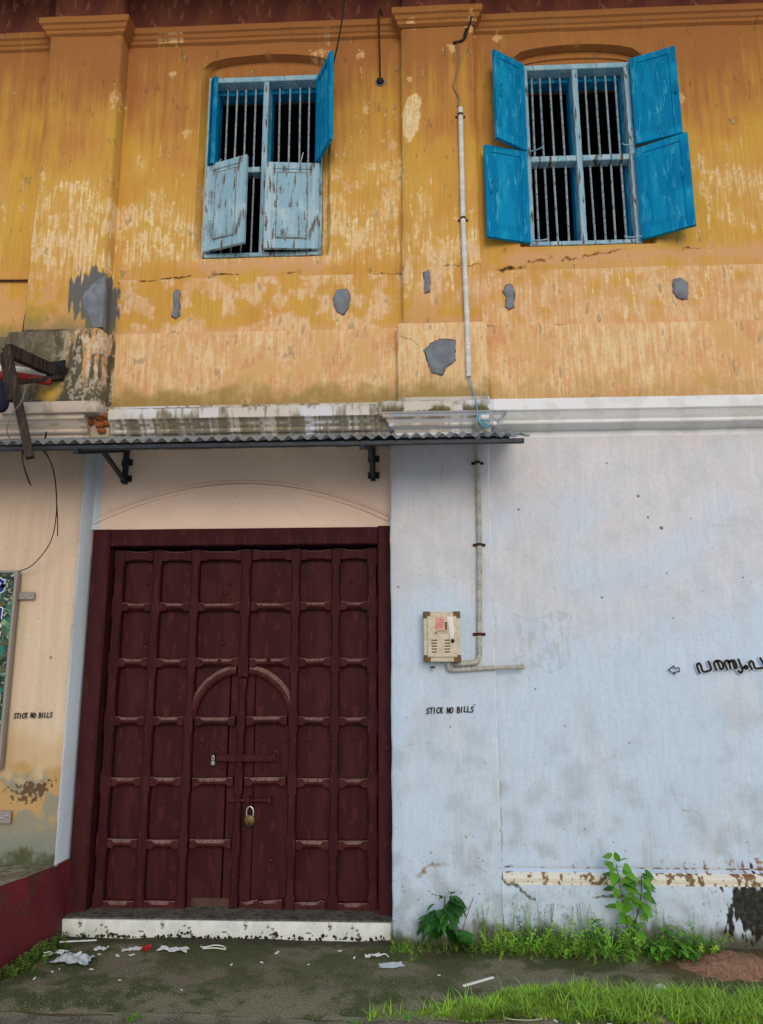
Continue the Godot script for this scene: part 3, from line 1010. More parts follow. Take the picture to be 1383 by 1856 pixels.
# ------------------------------------------------------------------ building
func make_building() -> void:
	building = thing("building", Vector3.ZERO, "two-storey limewashed building, flaking ochre above and white below, with blue shutters", "building")
	var F: Material = M.facade
	var st := begin()
	plaster(st, -4.2, -2.18, -0.05, 3.08, -0.35, 0.0, 0.014, 0.008)
	tag(obj("cream_wall", st, F, building), "cream wall section, damp at its foot")
	st = begin()
	plaster(st, -2.185, -0.15, 2.465, 3.08, -0.42, -0.17, 0.006, 0.006, false, false)
	obj("gate_bay_wall", st, F, building)
	# shallow arch line over the gate
	var arc := []
	for i in 25:
		var t := -1.0 + 2.0 * i / 24.0
		arc.append(Vector3(-1.17 + 1.0 * t, 2.512 + 0.247 * (1.0 - t * t), -0.168))
	st = begin()
	tube(st, arc, 0.016, 8)
	var arc2 := []
	for p in arc:
		arc2.append(p + Vector3(0, 0.030, -0.003))
	tube(st, arc2, 0.009, 6)
	obj("arch_moulding", st, F, building)
	st = begin()
	plaster(st, -0.155, 0.49, -0.05, 3.08, -0.42, 0.0, 0.012, 0.007)
	obj("lower_pilaster", st, F, building)
	st = begin()
	plaster(st, 0.48, 4.2, 0.36, 3.085, -0.42, -0.058, 0.01, 0.010, false, true)
	obj("white_wall", st, F, building)
	st = begin()
	plaster(st, 0.485, 4.2, -0.05, 0.335, -0.42, 0.0, 0.012, 0.010, false, true)
	obj("wall_base", st, F, building)
	st = begin()
	moulding(st, [Vector2(0.0, 0.392), Vector2(0.036, 0.372), Vector2(0.055, 0.362), Vector2(0.058, 0.35), Vector2(0.056, 0.333), Vector2(0.0, 0.327)], straight(0.492, 4.2, -0.05, 0.06))
	tag(obj("wall_ledge", st, F, building), "white ledge with flaking brown patches")
	# lower cornice
	var prof := [Vector2(0.0, 3.264), Vector2(0.105, 3.236), Vector2(0.115, 3.226), Vector2(0.115, 3.160), Vector2(0.108, 3.154), Vector2(0.098, 3.150), Vector2(0.084, 3.137), Vector2(0.070, 3.122), Vector2(0.052, 3.106), Vector2(0.052, 3.098), Vector2(0.056, 3.090), Vector2(0.050, 3.082), Vector2(0.022, 3.072), Vector2(0.018, 3.032), Vector2(-0.2, 3.03)]
	var prof_flat := prof.slice(0, 12)
	prof_flat.append_array([Vector2(0.0, 3.067), Vector2(-0.08, 3.065)])
	var cut := func(y: float, s: float) -> Array:
		var o := []
		for q in prof:
			o.append(Vector2(q.x * s, q.y + y))
		return o
	st = begin()
	moulding(st, cut.call(0.0, 1.0), straight(-4.2, -2.16, 0.0))
	obj("cornice", st, F, building)
	st = begin()
	moulding(st, cut.call(-0.012, 1.0), straight(-2.0, -0.15, 0.0))
	var lc := obj("cornice", st, F, building)
	st = begin()
	var rp := []
	for q in prof_flat:
		rp.append(Vector2(q.x * (0.9 if q.x > 0.0 else 1.0), q.y + 0.010))
	moulding(st, rp, straight(0.49, 4.2, 0.0))
	obj("cornice", st, F, building)
	st = begin()
	moulding(st, cut.call(-0.018, 1.05), [Vector2(-0.10, -0.05), Vector2(-0.10, 0.065), Vector2(0.06, 0.065), Vector2(0.2, 0.065), Vector2(0.34, 0.065), Vector2(0.475, 0.065), Vector2(0.475, -0.05)])
	obj("cornice", st, F, building)
	# bricks laid bare where the cornice has broken away
	st = begin()
	plaster(st, -2.17, -1.985, 3.03, 3.235, -0.2, 0.02, 0.02, 0.03)
	obj("broken_core", st, F, building)
	for q in [[-2.165, 3.165, 0.045], [-2.10, 3.19, 0.060], [-2.035, 3.195, 0.055], [-2.085, 3.14, 0.045], [-2.04, 3.15, 0.035], [-2.075, 3.10, 0.030]]:
		var bst := begin()
		bbox(bst, Vector3(-0.027, -0.019, -0.05), Vector3(0.027, 0.019, 0.012), 0.010, Transform3D(Basis.from_euler(Vector3(rng.randf_range(-0.3, 0.1), rng.randf_range(-0.5, 0.5), rng.randf_range(-0.25, 0.25))), Vector3(q[0], q[1], q[2])))
		obj("brick", bst, M.brick_clay, building)
	# upper storey: core, faces, bands and pilasters
	st = begin()
	for q in [[-4.2, -1.482, 3.06, 6.9], [-0.628, 0.812, 3.06, 6.9], [1.588, 4.2, 3.06, 6.9], [-1.482, -0.628, 3.06, 4.372], [-1.482, -0.628, 5.838, 6.9], [0.812, 1.588, 3.06, 4.392], [0.812, 1.588, 5.84, 6.9]]:
		plaster(st, q[0], q[1], q[2], q[3], -0.34, -0.066, 0.002, 0.003)
	obj("upper_wall_core", st, F, building)
	st = begin()
	plaster(st, -4.2, -2.55, 3.74, 6.12, -0.06, 0.0, 0.01, 0.006)
	obj("upper_wall", st, F, building)
	st = begin()
	wall_arch(st, -2.1, -0.04, 3.74, 6.12, 0.0, -1.525, -0.565, 4.345, 5.875, 5.985, 0.075, 0.035)
	obj("upper_wall", st, F, building)
	st = begin()
	wall_arch(st, 0.45, 4.2, 3.74, 6.12, 0.0, 0.745, 1.672, 4.37, 5.862, 5.968, 0.06, 0.02)
	obj("upper_wall", st, F, building)
	st = begin()
	var ring := []
	for i in 21:
		var t := -1.0 + 2.0 * i / 20.0
		ring.append(Vector3(1.208 + 0.40 * t, 5.848 + 0.062 * sqrt(maxf(0.0, 1.0 - t * t * 0.96)), -0.062))
	tube(st, ring, 0.012, 8)
	obj("arch_moulding", st, F, building)
	for q in [[-4.2, -2.70], [-2.08, -0.08], [0.485, 4.2]]:
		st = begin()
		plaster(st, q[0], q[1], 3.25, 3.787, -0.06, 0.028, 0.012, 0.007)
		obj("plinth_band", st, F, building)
	st = begin()
	plaster(st, -2.72, -2.052, 3.19, 3.765, -0.06, 0.155, 0.016, 0.008)
	tag(obj("plinth_block", st, F, building), "plinth block of the left pilaster, black with damp")
	st = begin()
	plaster(st, -0.102, 0.495, 3.23, 3.782, -0.06, 0.108, 0.012, 0.006)
	obj("plinth_block", st, F, building)
	st = begin()
	plaster(st, -2.628, -2.088, 3.74, 6.12, -0.06, 0.125, 0.014, 0.007)
	obj("upper_pilaster", st, F, building)
	st = begin()
	plaster(st, -0.06, 0.465, 3.76, 6.12, -0.06, 0.085, 0.014, 0.007)
	obj("upper_pilaster", st, F, building)
	var uc := [Vector2(-0.03, 6.215), Vector2(0.058, 6.20), Vector2(0.062, 6.19), Vector2(0.060, 6.150), Vector2(0.045, 6.142), Vector2(0.036, 6.120), Vector2(0.024, 6.112), Vector2(0.022, 6.090), Vector2(0.0, 6.078)]
	var up := straight(-4.2, -2.628, 0.0)
	up.append_array([Vector2(-2.628, 0.125)])
	up.append_array(straight(-2.5, -2.2, 0.125))
	up.append_array([Vector2(-2.088, 0.125), Vector2(-2.088, 0.0)])
	up.append_array(straight(-1.9, -0.2, 0.0))
	up.append_array([Vector2(-0.06, 0.0), Vector2(-0.06, 0.09)])
	up.append_array(straight(0.1, 0.35, 0.09))
	up.append_array([Vector2(0.465, 0.09), Vector2(0.465, 0.0)])
	up.append_array(straight(0.6, 4.2, 0.0))
	st = begin()
	moulding(st, uc, up)
	obj("upper_cornice", st, F, building)
	var fm := mat("frieze_paint", Color.WHITE, 0.85, 0.0, paint_tex(81, Color(0.50, 0.27, 0.20), Color(0.43, 0.22, 0.18), Color(0.58, 0.38, 0.27), 0.66, 0.03, 3), Vector3(1.5, 1.5, 1.5), 0.2)
	st = begin()
	plaster(st, -4.2, 4.2, 6.19, 6.95, -0.06, -0.01, 0.01, 0.006)
	plaster(st, -2.62, -2.10, 6.195, 6.94, -0.06, 0.11, 0.012, 0.006)
	plaster(st, -0.05, 0.455, 6.195, 6.94, -0.06, 0.075, 0.012, 0.006)
	obj("frieze", st, fm, building)
	# eaves and roof
	st = begin()
	beam(st, Vector3(0, 6.60, 0.95), Vector3(0, 8.9, -3.6), 8.8, 0.10)
	var roof := obj("roof", st, M.timber, building)
	for i in 15:
		st = begin()
		var rx := -4.1 + i * 0.585
		beam(st, Vector3(rx, 6.52, 0.88), Vector3(rx, 7.35, -0.76), 0.07, 0.09)
		obj("rafter", st, M.timber, roof)
	# rooms behind
	st = begin()
	for q in [[-4.2, 4.2, 3.2, 3.3, -3.2, -0.34], [-4.2, 4.2, 6.8, 6.9, -3.2, -0.34], [-4.2, -4.1, 3.3, 6.8, -3.2, -0.34], [4.1, 4.2, 3.3, 6.8, -3.2, -0.34], [-4.2, 4.2, 0.0, 6.9, -3.35, -3.2], [-0.2, 0.0, 3.3, 6.8, -3.2, -0.34], [-4.2, 4.2, -0.1, -0.02, -3.2, -0.45], [-4.2, -4.1, 0.0, 3.2, -3.2, -0.35], [4.1, 4.2, 0.0, 3.2, -3.2, -0.42]]:
		box_at(st, q[0], q[1], q[2], q[3], q[4], q[5])
	obj("room_shell", st, M.dark_inside, building)
	# made-good patches of grey cement
	var spots := [
		[[Vector2(-1.63, 4.12), Vector2(-1.60, 4.10), Vector2(-1.60, 4.0), Vector2(-1.595, 3.93), Vector2(-1.625, 3.90), Vector2(-1.655, 3.92), Vector2(-1.64, 3.99), Vector2(-1.65, 4.09)], 0.0],
		[[Vector2(-0.51, 4.09), Vector2(-0.44, 4.09), Vector2(-0.42, 4.03), Vector2(-0.43, 3.95), Vector2(-0.47, 3.90), Vector2(-0.52, 3.93), Vector2(-0.54, 4.02)], 0.0],
		[[Vector2(0.08, 4.15), Vector2(0.115, 4.17), Vector2(0.125, 4.08), Vector2(0.12, 4.01), Vector2(0.085, 4.0), Vector2(0.082, 4.07)], 0.085],
		[[Vector2(0.635, 4.09), Vector2(0.675, 4.10), Vector2(0.695, 4.03), Vector2(0.685, 3.93), Vector2(0.655, 3.905), Vector2(0.625, 3.93), Vector2(0.638, 4.0), Vector2(0.615, 4.04)], 0.0],
		[[Vector2(1.755, 4.10), Vector2(1.81, 4.11), Vector2(1.85, 4.07), Vector2(1.845, 4.0), Vector2(1.84, 3.955), Vector2(1.785, 3.955), Vector2(1.745, 4.01)], 0.0],
		[[Vector2(0.075, 3.585), Vector2(0.12, 3.63), Vector2(0.18, 3.66), Vector2(0.285, 3.65), Vector2(0.275, 3.55), Vector2(0.28, 3.51), Vector2(0.215, 3.46), Vector2(0.19, 3.41), Vector2(0.12, 3.43), Vector2(0.10, 3.50)], 0.108],
	]
	for q in spots:
		var rim := begin()
		var big := []
		var cc := Vector2.ZERO
		for p in q[0]:
			cc += p / q[0].size()
		for p in q[0]:
			big.append(cc + (p - cc) * 1.06)
		patch(rim, big, q[1] - 0.004, 0.011, 0.005)
		var o := obj("cement_patch", rim, M.cement_edge, building)
		var core := begin()
		patch(core, q[0], q[1] + 0.004, 0.009, 0.0045)
		tag(obj("cement_fill", core, M.cement, o), "", "", "", "")
	# cement folded round the arris of the left pilaster
	st = begin()
	st.set_smooth_group(6)
	var lft := [0.0, 0.05, 0.10, 0.13, 0.14, 0.135, 0.11, 0.08, 0.07, 0.05]
	for i in 9:
		var ya := lerpf(3.79, 4.17, i / 9.0)
		var yb := lerpf(3.79, 4.17, (i + 1) / 9.0)
		var wa: float = lft[9 - i] * (1.0 if i > 0 else 0.8) + 0.01
		var wb: float = lft[8 - i] + 0.004
		var za := 0.137
		quad(st, Vector3(-2.083, ya, za), Vector3(-2.083 - wa, ya, 0.128), Vector3(-2.083 - wb, yb, 0.128), Vector3(-2.083, yb, za), Vector3(0, 0, 1))
		var sa := 0.085 - 0.05 * (i / 9.0)
		var sb := 0.085 - 0.05 * ((i + 1) / 9.0)
		quad(st, Vector3(-2.076, ya, za - 0.004), Vector3(-2.076, yb, za - 0.004), Vector3(-2.081, yb, za - sb), Vector3(-2.081, ya, za - sa), Vector3(1, 0, 0))
		quad(st, Vector3(-2.083, ya, za), Vector3(-2.083, yb, za), Vector3(-2.076, yb, za - 0.004), Vector3(-2.076, ya, za - 0.004), Vector3(1, 0, 1))
	st.set_smooth_group(-1)
	obj("cement_patch", st, M.cement, building)
	# hooks left in the fascia of the cornice
	for x in [-1.56, -0.54, -0.30, -0.43, -1.61]:
		st = begin()
		var yh := 3.045
		tube(st, spline([Vector3(x, yh, 0.015), Vector3(x, yh + 0.004, 0.045), Vector3(x + 0.004, yh - 0.018, 0.055), Vector3(x + 0.006, yh - 0.024, 0.040)]), 0.005, 6)
		obj("iron_hook", st, M.steel, building)
	# door step
	st = begin()
	plaster(st, -2.16, -0.158, -0.08, 0.078, -0.45, -0.055, 0.010, 0.008)
	var step := obj("door_step", st, M.step_white, building)
	tag(step, "white painted step under the gate")
	st = begin()
	bbox(st, Vector3(-2.15, 0.079, -0.44), Vector3(-0.165, 0.087, -0.072), 0.003)
	obj("tread", st, M.tread, step)
	# moss and grime at the foot of the step
	st = begin()
	for i in 130:
		var gx := rng.randf_range(-2.05, -0.2)
		var clump := maxf(0.0, nz.get_noise_2d(gx * 5.0, 3.0)) * 0.05 + 0.006
		var r := rng.randf_range(0.004, 0.011)
		bbox(st, Vector3(-r, -r, -r * 0.5), Vector3(r, r, r * 0.5), r * 0.5, Transform3D(Basis.from_euler(Vector3(rng.randf(), rng.randf() * 6.0, rng.randf())), Vector3(gx, -0.012 + rng.randf() * clump, -0.053)))
	tag(obj("moss", st, mat("moss_dark", Color(0.17, 0.18, 0.10), 1.0), step), "", "", "", "stuff")


# ------------------------------------------------------------------ gate
# bar with stopped chamfers from a to b, facing +z; cut lists the lengths (as fractions) that are chamfered
func stopped_bar(st: SurfaceTool, a: Vector3, b: Vector3, w: float, d: float, cuts: Array, ch := 0.018, ragged := 0.0, top: SurfaceTool = null) -> void:
	var dir := (b - a).normalized()
	var side := Vector3(-dir.y, dir.x, 0)
	var L := (b - a).length()
	var stations := [[0.0, 0.003]]
	for c in cuts:
		stations.append([c[0], 0.003])
		stations.append([c[0] + 0.02 / L, ch])
		stations.append([c[1] - 0.02 / L, ch])
		stations.append([c[1], 0.003])
	stations.append([1.0, 0.003])
	var prev := []
	for s in stations:
		var c: Vector3 = a + dir * (L * s[0]) + side * rng.randf_range(-1, 1) * ragged
		var k: float = s[1]
		var slim := 0.0 if k < 0.01 else 0.004
		var cur := [c - side * (w / 2 - slim), c - side * (w / 2 - slim) + Vector3(0, 0, d - k), c - side * (w / 2 - k) + Vector3(0, 0, d), c + side * (w / 2 - k) + Vector3(0, 0, d), c + side * (w / 2 - slim) + Vector3(0, 0, d - k), c + side * (w / 2 - slim)]
		if prev.size():
			for i in 5:
				var out := Vector3(0, 0, 1)
				if i < 2:
					out = -side + Vector3(0, 0, 1 if i == 1 else 0)
				elif i > 2:
					out = side + Vector3(0, 0, 1 if i == 3 else 0)
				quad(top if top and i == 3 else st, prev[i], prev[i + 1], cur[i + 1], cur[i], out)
		else:
			quad(st, cur[0], cur[2], cur[3], cur[5], -dir)
		prev = cur
	quad(st, prev[0], prev[2], prev[3], prev[5], dir)


# adds the paler upper facet of a bar, sky light and wear painted on, to its mesh as a second surface
func two_tone(o: MeshInstance3D, st: SurfaceTool, m: Material) -> MeshInstance3D:
	st.generate_normals()
	st.commit(o.mesh)
	var base := o.material_override
	o.material_override = null
	o.set_surface_override_material(0, base)
	o.set_surface_override_material(1, m)
	return o


func make_gate() -> void:
	var gate := holder("double_gate", building)
	tag(gate, "maroon panelled wooden gate with an arched wicket, padlocked")
	var MA: Material = M.maroon
	# frame
	var st := begin()
	for q in [[-2.168, -2.048, 0.05, 2.47], [-0.245, -0.158, 0.05, 2.475]]:
		st = begin()
		bbox(st, Vector3(q[0], q[2], -0.42), Vector3(q[1], q[3] - (0.12 if q[0] < -1.0 else 0.0) * 0.0, -0.168), 0.007)
		obj("frame_post", st, MA, gate)
	st = begin()
	bbox(st, Vector3(-2.048, 2.352, -0.42), Vector3(-0.245, 2.466, -0.172), 0.006)
	obj("frame_head", st, MA, gate)
	for p in [[-2.11, 2.077], [-2.118, 1.02], [-0.185, 2.102], [-0.19, 1.057]]:
		st = begin()
		bbox(st, Vector3(p[0] - 0.016, p[1] - 0.018, -0.19), Vector3(p[0] + 0.016, p[1] + 0.018, -0.166), 0.006)
		obj("frame_bolt", st, M.maroon_worn, gate)
	var S := [-2.005, -1.745, -1.483, -1.138, -0.797, -0.530, -0.283]
	var R := [0.085, 0.460, 0.832, 1.209, 1.582, 1.948, 2.293]
	var zb := -0.300
	# boards behind the grid
	for c in 6:
		for r in 6:
			var x0: float = S[c] + 0.004
			var x1: float = S[c + 1] - 0.004
			var y0: float = R[r]
			var y1: float = R[r + 1]
			var mm := MA
			if c == 3 and r == 1:
				continue
			if c == 3 and r == 0:
				y1 = R[2]
			if r == 0:
				y0 = 0.055
			var zt := zb + rng.randf_range(-0.003, 0.003)
			var splits := []
			if c == 2 and r < 4:
				splits = [-1.238 + 0.004 * r, 0.009]
			elif c == 3 and r < 4:
				splits = [-1.055 - 0.002 * r, 0.004]
			elif c == 2 or (c == 4 and r in [1, 2]) or c == 1:
				splits = []
			if c == 2:
				x0 += 0.016
			if c == 4 and r in [0, 1, 2, 3]:
				x1 -= 0.014
			if splits.size():
				for q in [[x0, splits[0] - splits[1] / 2], [splits[0] + splits[1] / 2, x1]]:
					st = begin()
					bbox(st, Vector3(q[0], y0, zt - 0.03), Vector3(q[1], y1 - 0.001, zt + rng.randf_range(-0.002, 0.002)), 0.004)
					obj("board", st, mm, gate)
			else:
				st = begin()
				bbox(st, Vector3(x0, y0, zt - 0.03), Vector3(x1, y1 - 0.001, zt), 0.004, Transform3D(Basis(Vector3.UP, rng.randf_range(-0.012, 0.012)), Vector3.ZERO) if false else Transform3D())
				obj("board", st, mm, gate)
	# dark inner face behind the boards' gaps
	st = begin()
	box_at(st, -2.05, -0.24, 0.05, 2.36, -0.44, -0.40)
	obj("backing", st, M.dark_inside, gate)
	# stiles with stopped chamfers between the crossings
	for c in 7:
		var w := 0.058
		var y0 := 0.052
		var y1 := 2.335
		var x: float = S[c]
		if c == 3:
			y0 = 1.492
			x = -1.135
			w = 0.066
		if c == 0 or c == 6:
			w = 0.07
		var cuts := []
		var L := y1 - y0
		for r in 6:
			var a: float = R[r] + 0.058
			var b: float = R[r + 1] - 0.058
			if r == 0:
				a = 0.16
			if a < y0 + 0.02:
				continue
			cuts.append([(a - y0) / L, (b - y0) / L])
		st = begin()
		stopped_bar(st, Vector3(x, y0, zb), Vector3(x + rng.randf_range(-0.003, 0.003), y1, zb), w, 0.056, cuts, 0.011)
		obj("stile", st, MA, gate)
	# wicket's own middle stile
	st = begin()
	var wc := []
	for r in 4:
		var a: float = maxf(R[r] + 0.058, 0.16)
		var b: float = R[r + 1] - 0.058 if r < 3 else 1.44
		wc.append([(a - 0.055) / 1.425, (b - 0.055) / 1.425])
	stopped_bar(st, Vector3(-1.152, 0.055, zb), Vector3(-1.135, 1.48, zb), 0.052, 0.050, wc, 0.012)
	obj("stile", st, MA, gate)
	# rails, a piece in each bay
	for r in 7:
		for c in 6:
			if (c == 3 and r in [0, 1]) or (c == 2 and r == 0) or (c == 4 and r == 0):
				continue
			var x0: float = S[c] + 0.031
			var x1: float = S[c + 1] - 0.031
			var inw: bool = c in [2, 3] and r < 4
			if inw:
				x0 += 0.012 if c == 2 else 0.004
				x1 -= 0.012 if c == 3 else 0.010
			if c == 3 and r >= 4:
				x0 += 0.012
			var y: float = R[r]
			var h := 0.056
			var ch := 0.021
			var d := 0.052
			if r == 6:
				h = 0.07
				ch = 0.012
			if r == 0:
				h = 0.082
			st = begin()
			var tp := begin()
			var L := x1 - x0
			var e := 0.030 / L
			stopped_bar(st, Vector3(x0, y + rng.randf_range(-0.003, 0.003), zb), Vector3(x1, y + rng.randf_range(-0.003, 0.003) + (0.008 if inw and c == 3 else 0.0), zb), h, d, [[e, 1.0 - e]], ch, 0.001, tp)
			two_tone(obj("rail", st, M.maroon_worn if r in [0, 1, 2] else MA, gate), tp, M.rail_skylight_wear)
	# broken bottom rails and the bare strip under the wicket
	for q in [[-1.10, -0.995, 0.098, 0.05, 0.035], [-0.99, -0.845, 0.10, 0.058, 0.045], [-0.765, -0.58, 0.098, 0.056, 0.045]]:
		st = begin()
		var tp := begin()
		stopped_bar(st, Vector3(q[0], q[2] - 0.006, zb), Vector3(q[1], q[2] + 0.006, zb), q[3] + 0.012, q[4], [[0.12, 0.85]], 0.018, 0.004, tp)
		tag(two_tone(obj("rail", st, M.maroon_worn, gate), tp, M.rail_skylight_wear), "splintered bottom rail")
	st = begin()
	box_at(st, -1.43, -1.185, 0.06, 0.135, zb - 0.02, zb + 0.006, 0.003)
	tag(obj("kick_board", st, M.bare_board, gate), "bare grey board under the wicket")
	# arch of the wicket
	for s in [-1, 1]:
		st = begin()
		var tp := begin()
		var prev := []
		for i in 13:
			var t := lerpf(0.06, PI / 2 - 0.13, i / 12.0)
			var dirv := Vector3(s * cos(t), sin(t), 0)
			var cc := Vector3(-1.138, 1.205, zb)
			var r0 := 0.305
			var r1 := 0.365
			var cur := [cc + dirv * r0, cc + dirv * r0 + Vector3(0, 0, 0.038), cc + dirv * (r0 + 0.014) + Vector3(0, 0, 0.052), cc + dirv * (r1 - 0.024) + Vector3(0, 0, 0.052), cc + dirv * r1 + Vector3(0, 0, 0.026), cc + dirv * r1]
			if prev.size():
				for k in 5:
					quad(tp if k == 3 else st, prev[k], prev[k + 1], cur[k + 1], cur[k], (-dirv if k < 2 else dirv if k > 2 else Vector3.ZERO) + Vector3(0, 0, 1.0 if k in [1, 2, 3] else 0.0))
			else:
				quad(st, cur[0], cur[1], cur[4], cur[5], Vector3(0, -1, 0))
			prev = cur
		quad(st, prev[0], prev[1], prev[4], prev[5], Vector3(-s, 0, 0))
		two_tone(obj("arch_rail", st, M.maroon_worn, gate), tp, M.rail_skylight_wear)
	# studs
	for p in [[-1.82, 2.109], [-1.255, 2.104], [-1.284, 2.041], [-0.982, 2.102], [-0.965, 2.063], [-0.425, 2.122], [-1.287, 1.705], [-1.813, 1.715], [-1.868, 1.075], [-1.549, 1.072], [-1.394, 1.073], [-1.262, 1.073], [-1.001, 1.081], [-0.85, 1.088], [-0.71, 1.092], [-0.575, 1.092], [-0.405, 1.097], [-1.004, 0.914], [-1.257, 0.92], [-0.93, 0.36], [-1.63, 0.70]]:
		st = begin()
		lathe(st, Vector3(p[0], p[1], zb), Vector3(0, 0, 1), [Vector2(0, 0.015), Vector2(0.006, 0.014), Vector2(0.011, 0.009), Vector2(0.013, 0.0)], 10)
		obj("stud", st, M.maroon_worn, gate)
	for p in [[-1.295, 1.59], [-0.969, 1.598]]:
		st = begin()
		lathe(st, Vector3(p[0], p[1], zb + 0.049), Vector3(0, 0, 1), [Vector2(0, 0.016), Vector2(0.005, 0.015), Vector2(0.009, 0.0)], 8)
		obj("stud", st, MA, gate)
	st = begin()
	for c in 7:
		for r in 6:
			for s in [-1, 1]:
				if c == 3 and r < 4:
					continue
				bbox(st, Vector3(S[c] + s * 0.02 - 0.006, R[r] + 0.048, zb + 0.05), Vector3(S[c] + s * 0.02 + 0.006, R[r] + 0.061, zb + 0.062), 0.005)
	tag(obj("rivet", st, M.maroon_worn, gate), "", "", "", "stuff")
	# hasp bar across the wicket
	st = begin()
	bbox(st, Vector3(-1.29, 0.962, zb + 0.058), Vector3(-0.905, 1.003, zb + 0.066), 0.003)
	var hasp := obj("hasp_bar", st, MA, gate)
	for x in [-1.305, -0.912]:
		st = begin()
		bbox(st, Vector3(x - 0.016, 0.952, zb), Vector3(x + 0.018, 1.03, zb + 0.012), 0.003)
		tube(st, [Vector3(x, 1.0, zb), Vector3(x, 1.0, zb + 0.075)], 0.009, 8)
		obj("staple", st, M.maroon_worn, hasp)
	# sliding bolt
	st = begin()
	tube(st, [Vector3(-1.19, 0.724, zb + 0.056), Vector3(-0.925, 0.728, zb + 0.056)], 0.0085, 8)
	lathe(st, Vector3(-1.198, 0.724, zb + 0.056), Vector3(1, 0, 0), [Vector2(-0.012, 0.001), Vector2(-0.008, 0.012), Vector2(0.004, 0.013), Vector2(0.012, 0.008)], 10)
	lathe(st, Vector3(-0.94, 0.728, zb + 0.056), Vector3(1, 0, 0), [Vector2(-0.01, 0.009), Vector2(-0.006, 0.014), Vector2(0.006, 0.014), Vector2(0.01, 0.009)], 10)
	var bolt := obj("sliding_bolt", st, M.maroon_worn, gate)
	for x in [-1.075, -0.94]:
		st = begin()
		bbox(st, Vector3(x - 0.012, 0.71, zb), Vector3(x + 0.012, 0.745, zb + 0.066), 0.004)
		obj("bolt_keeper", st, M.maroon_worn, bolt)
	st = begin()
	bbox(st, Vector3(-1.067, 0.655, zb + 0.040), Vector3(-1.047, 0.725, zb + 0.048), 0.002)
	obj("bolt_tongue", st, MA, bolt)
	# padlocks hang from the gate
	var pl := thing("padlock", Vector3(-1.058, 0.585, zb + 0.06), "round brass padlock hanging from the sliding bolt of the maroon gate", "padlock")
	var z := zb + 0.066
	st = begin()
	lathe(st, Vector3(-1.058, 0.608, z - 0.011), Vector3(0, 0, 1), [Vector2(0, 0.001), Vector2(0, 0.030), Vector2(0.004, 0.034), Vector2(0.018, 0.034), Vector2(0.022, 0.030), Vector2(0.022, 0.001)], 20)
	obj("lock_body", st, M.brass, pl)
	st = begin()
	tube(st, spline([Vector3(-1.079, 0.63, z), Vector3(-1.079, 0.665, z), Vector3(-1.070, 0.684, z), Vector3(-1.058, 0.69, z), Vector3(-1.046, 0.684, z), Vector3(-1.037, 0.665, z), Vector3(-1.037, 0.63, z)]), 0.006, 8)
	obj("shackle", st, M.steel, pl)
	st = begin()
	bbox(st, Vector3(-1.062, 0.584, z + 0.0105), Vector3(-1.054, 0.598, z + 0.0125), 0.0008)
	obj("keyhole", st, M.black_paint, pl)
	var p2 := thing("padlock", Vector3(-1.305, 0.94, zb + 0.07), "small steel padlock hanging at the left end of the hasp bar", "padlock")
	st = begin()
	bbox(st, Vector3(-1.318, 0.938, zb + 0.064), Vector3(-1.292, 0.972, zb + 0.084), 0.006)
	obj("lock_body", st, M.steel, p2)
	st = begin()
	tube(st, spline([Vector3(-1.311, 0.968, zb + 0.074), Vector3(-1.311, 0.992, zb + 0.074), Vector3(-1.305, 1.0, zb + 0.074), Vector3(-1.299, 0.992, zb + 0.074), Vector3(-1.299, 0.968, zb + 0.074)]), 0.004, 8)
	obj("shackle", st, M.steel, p2)


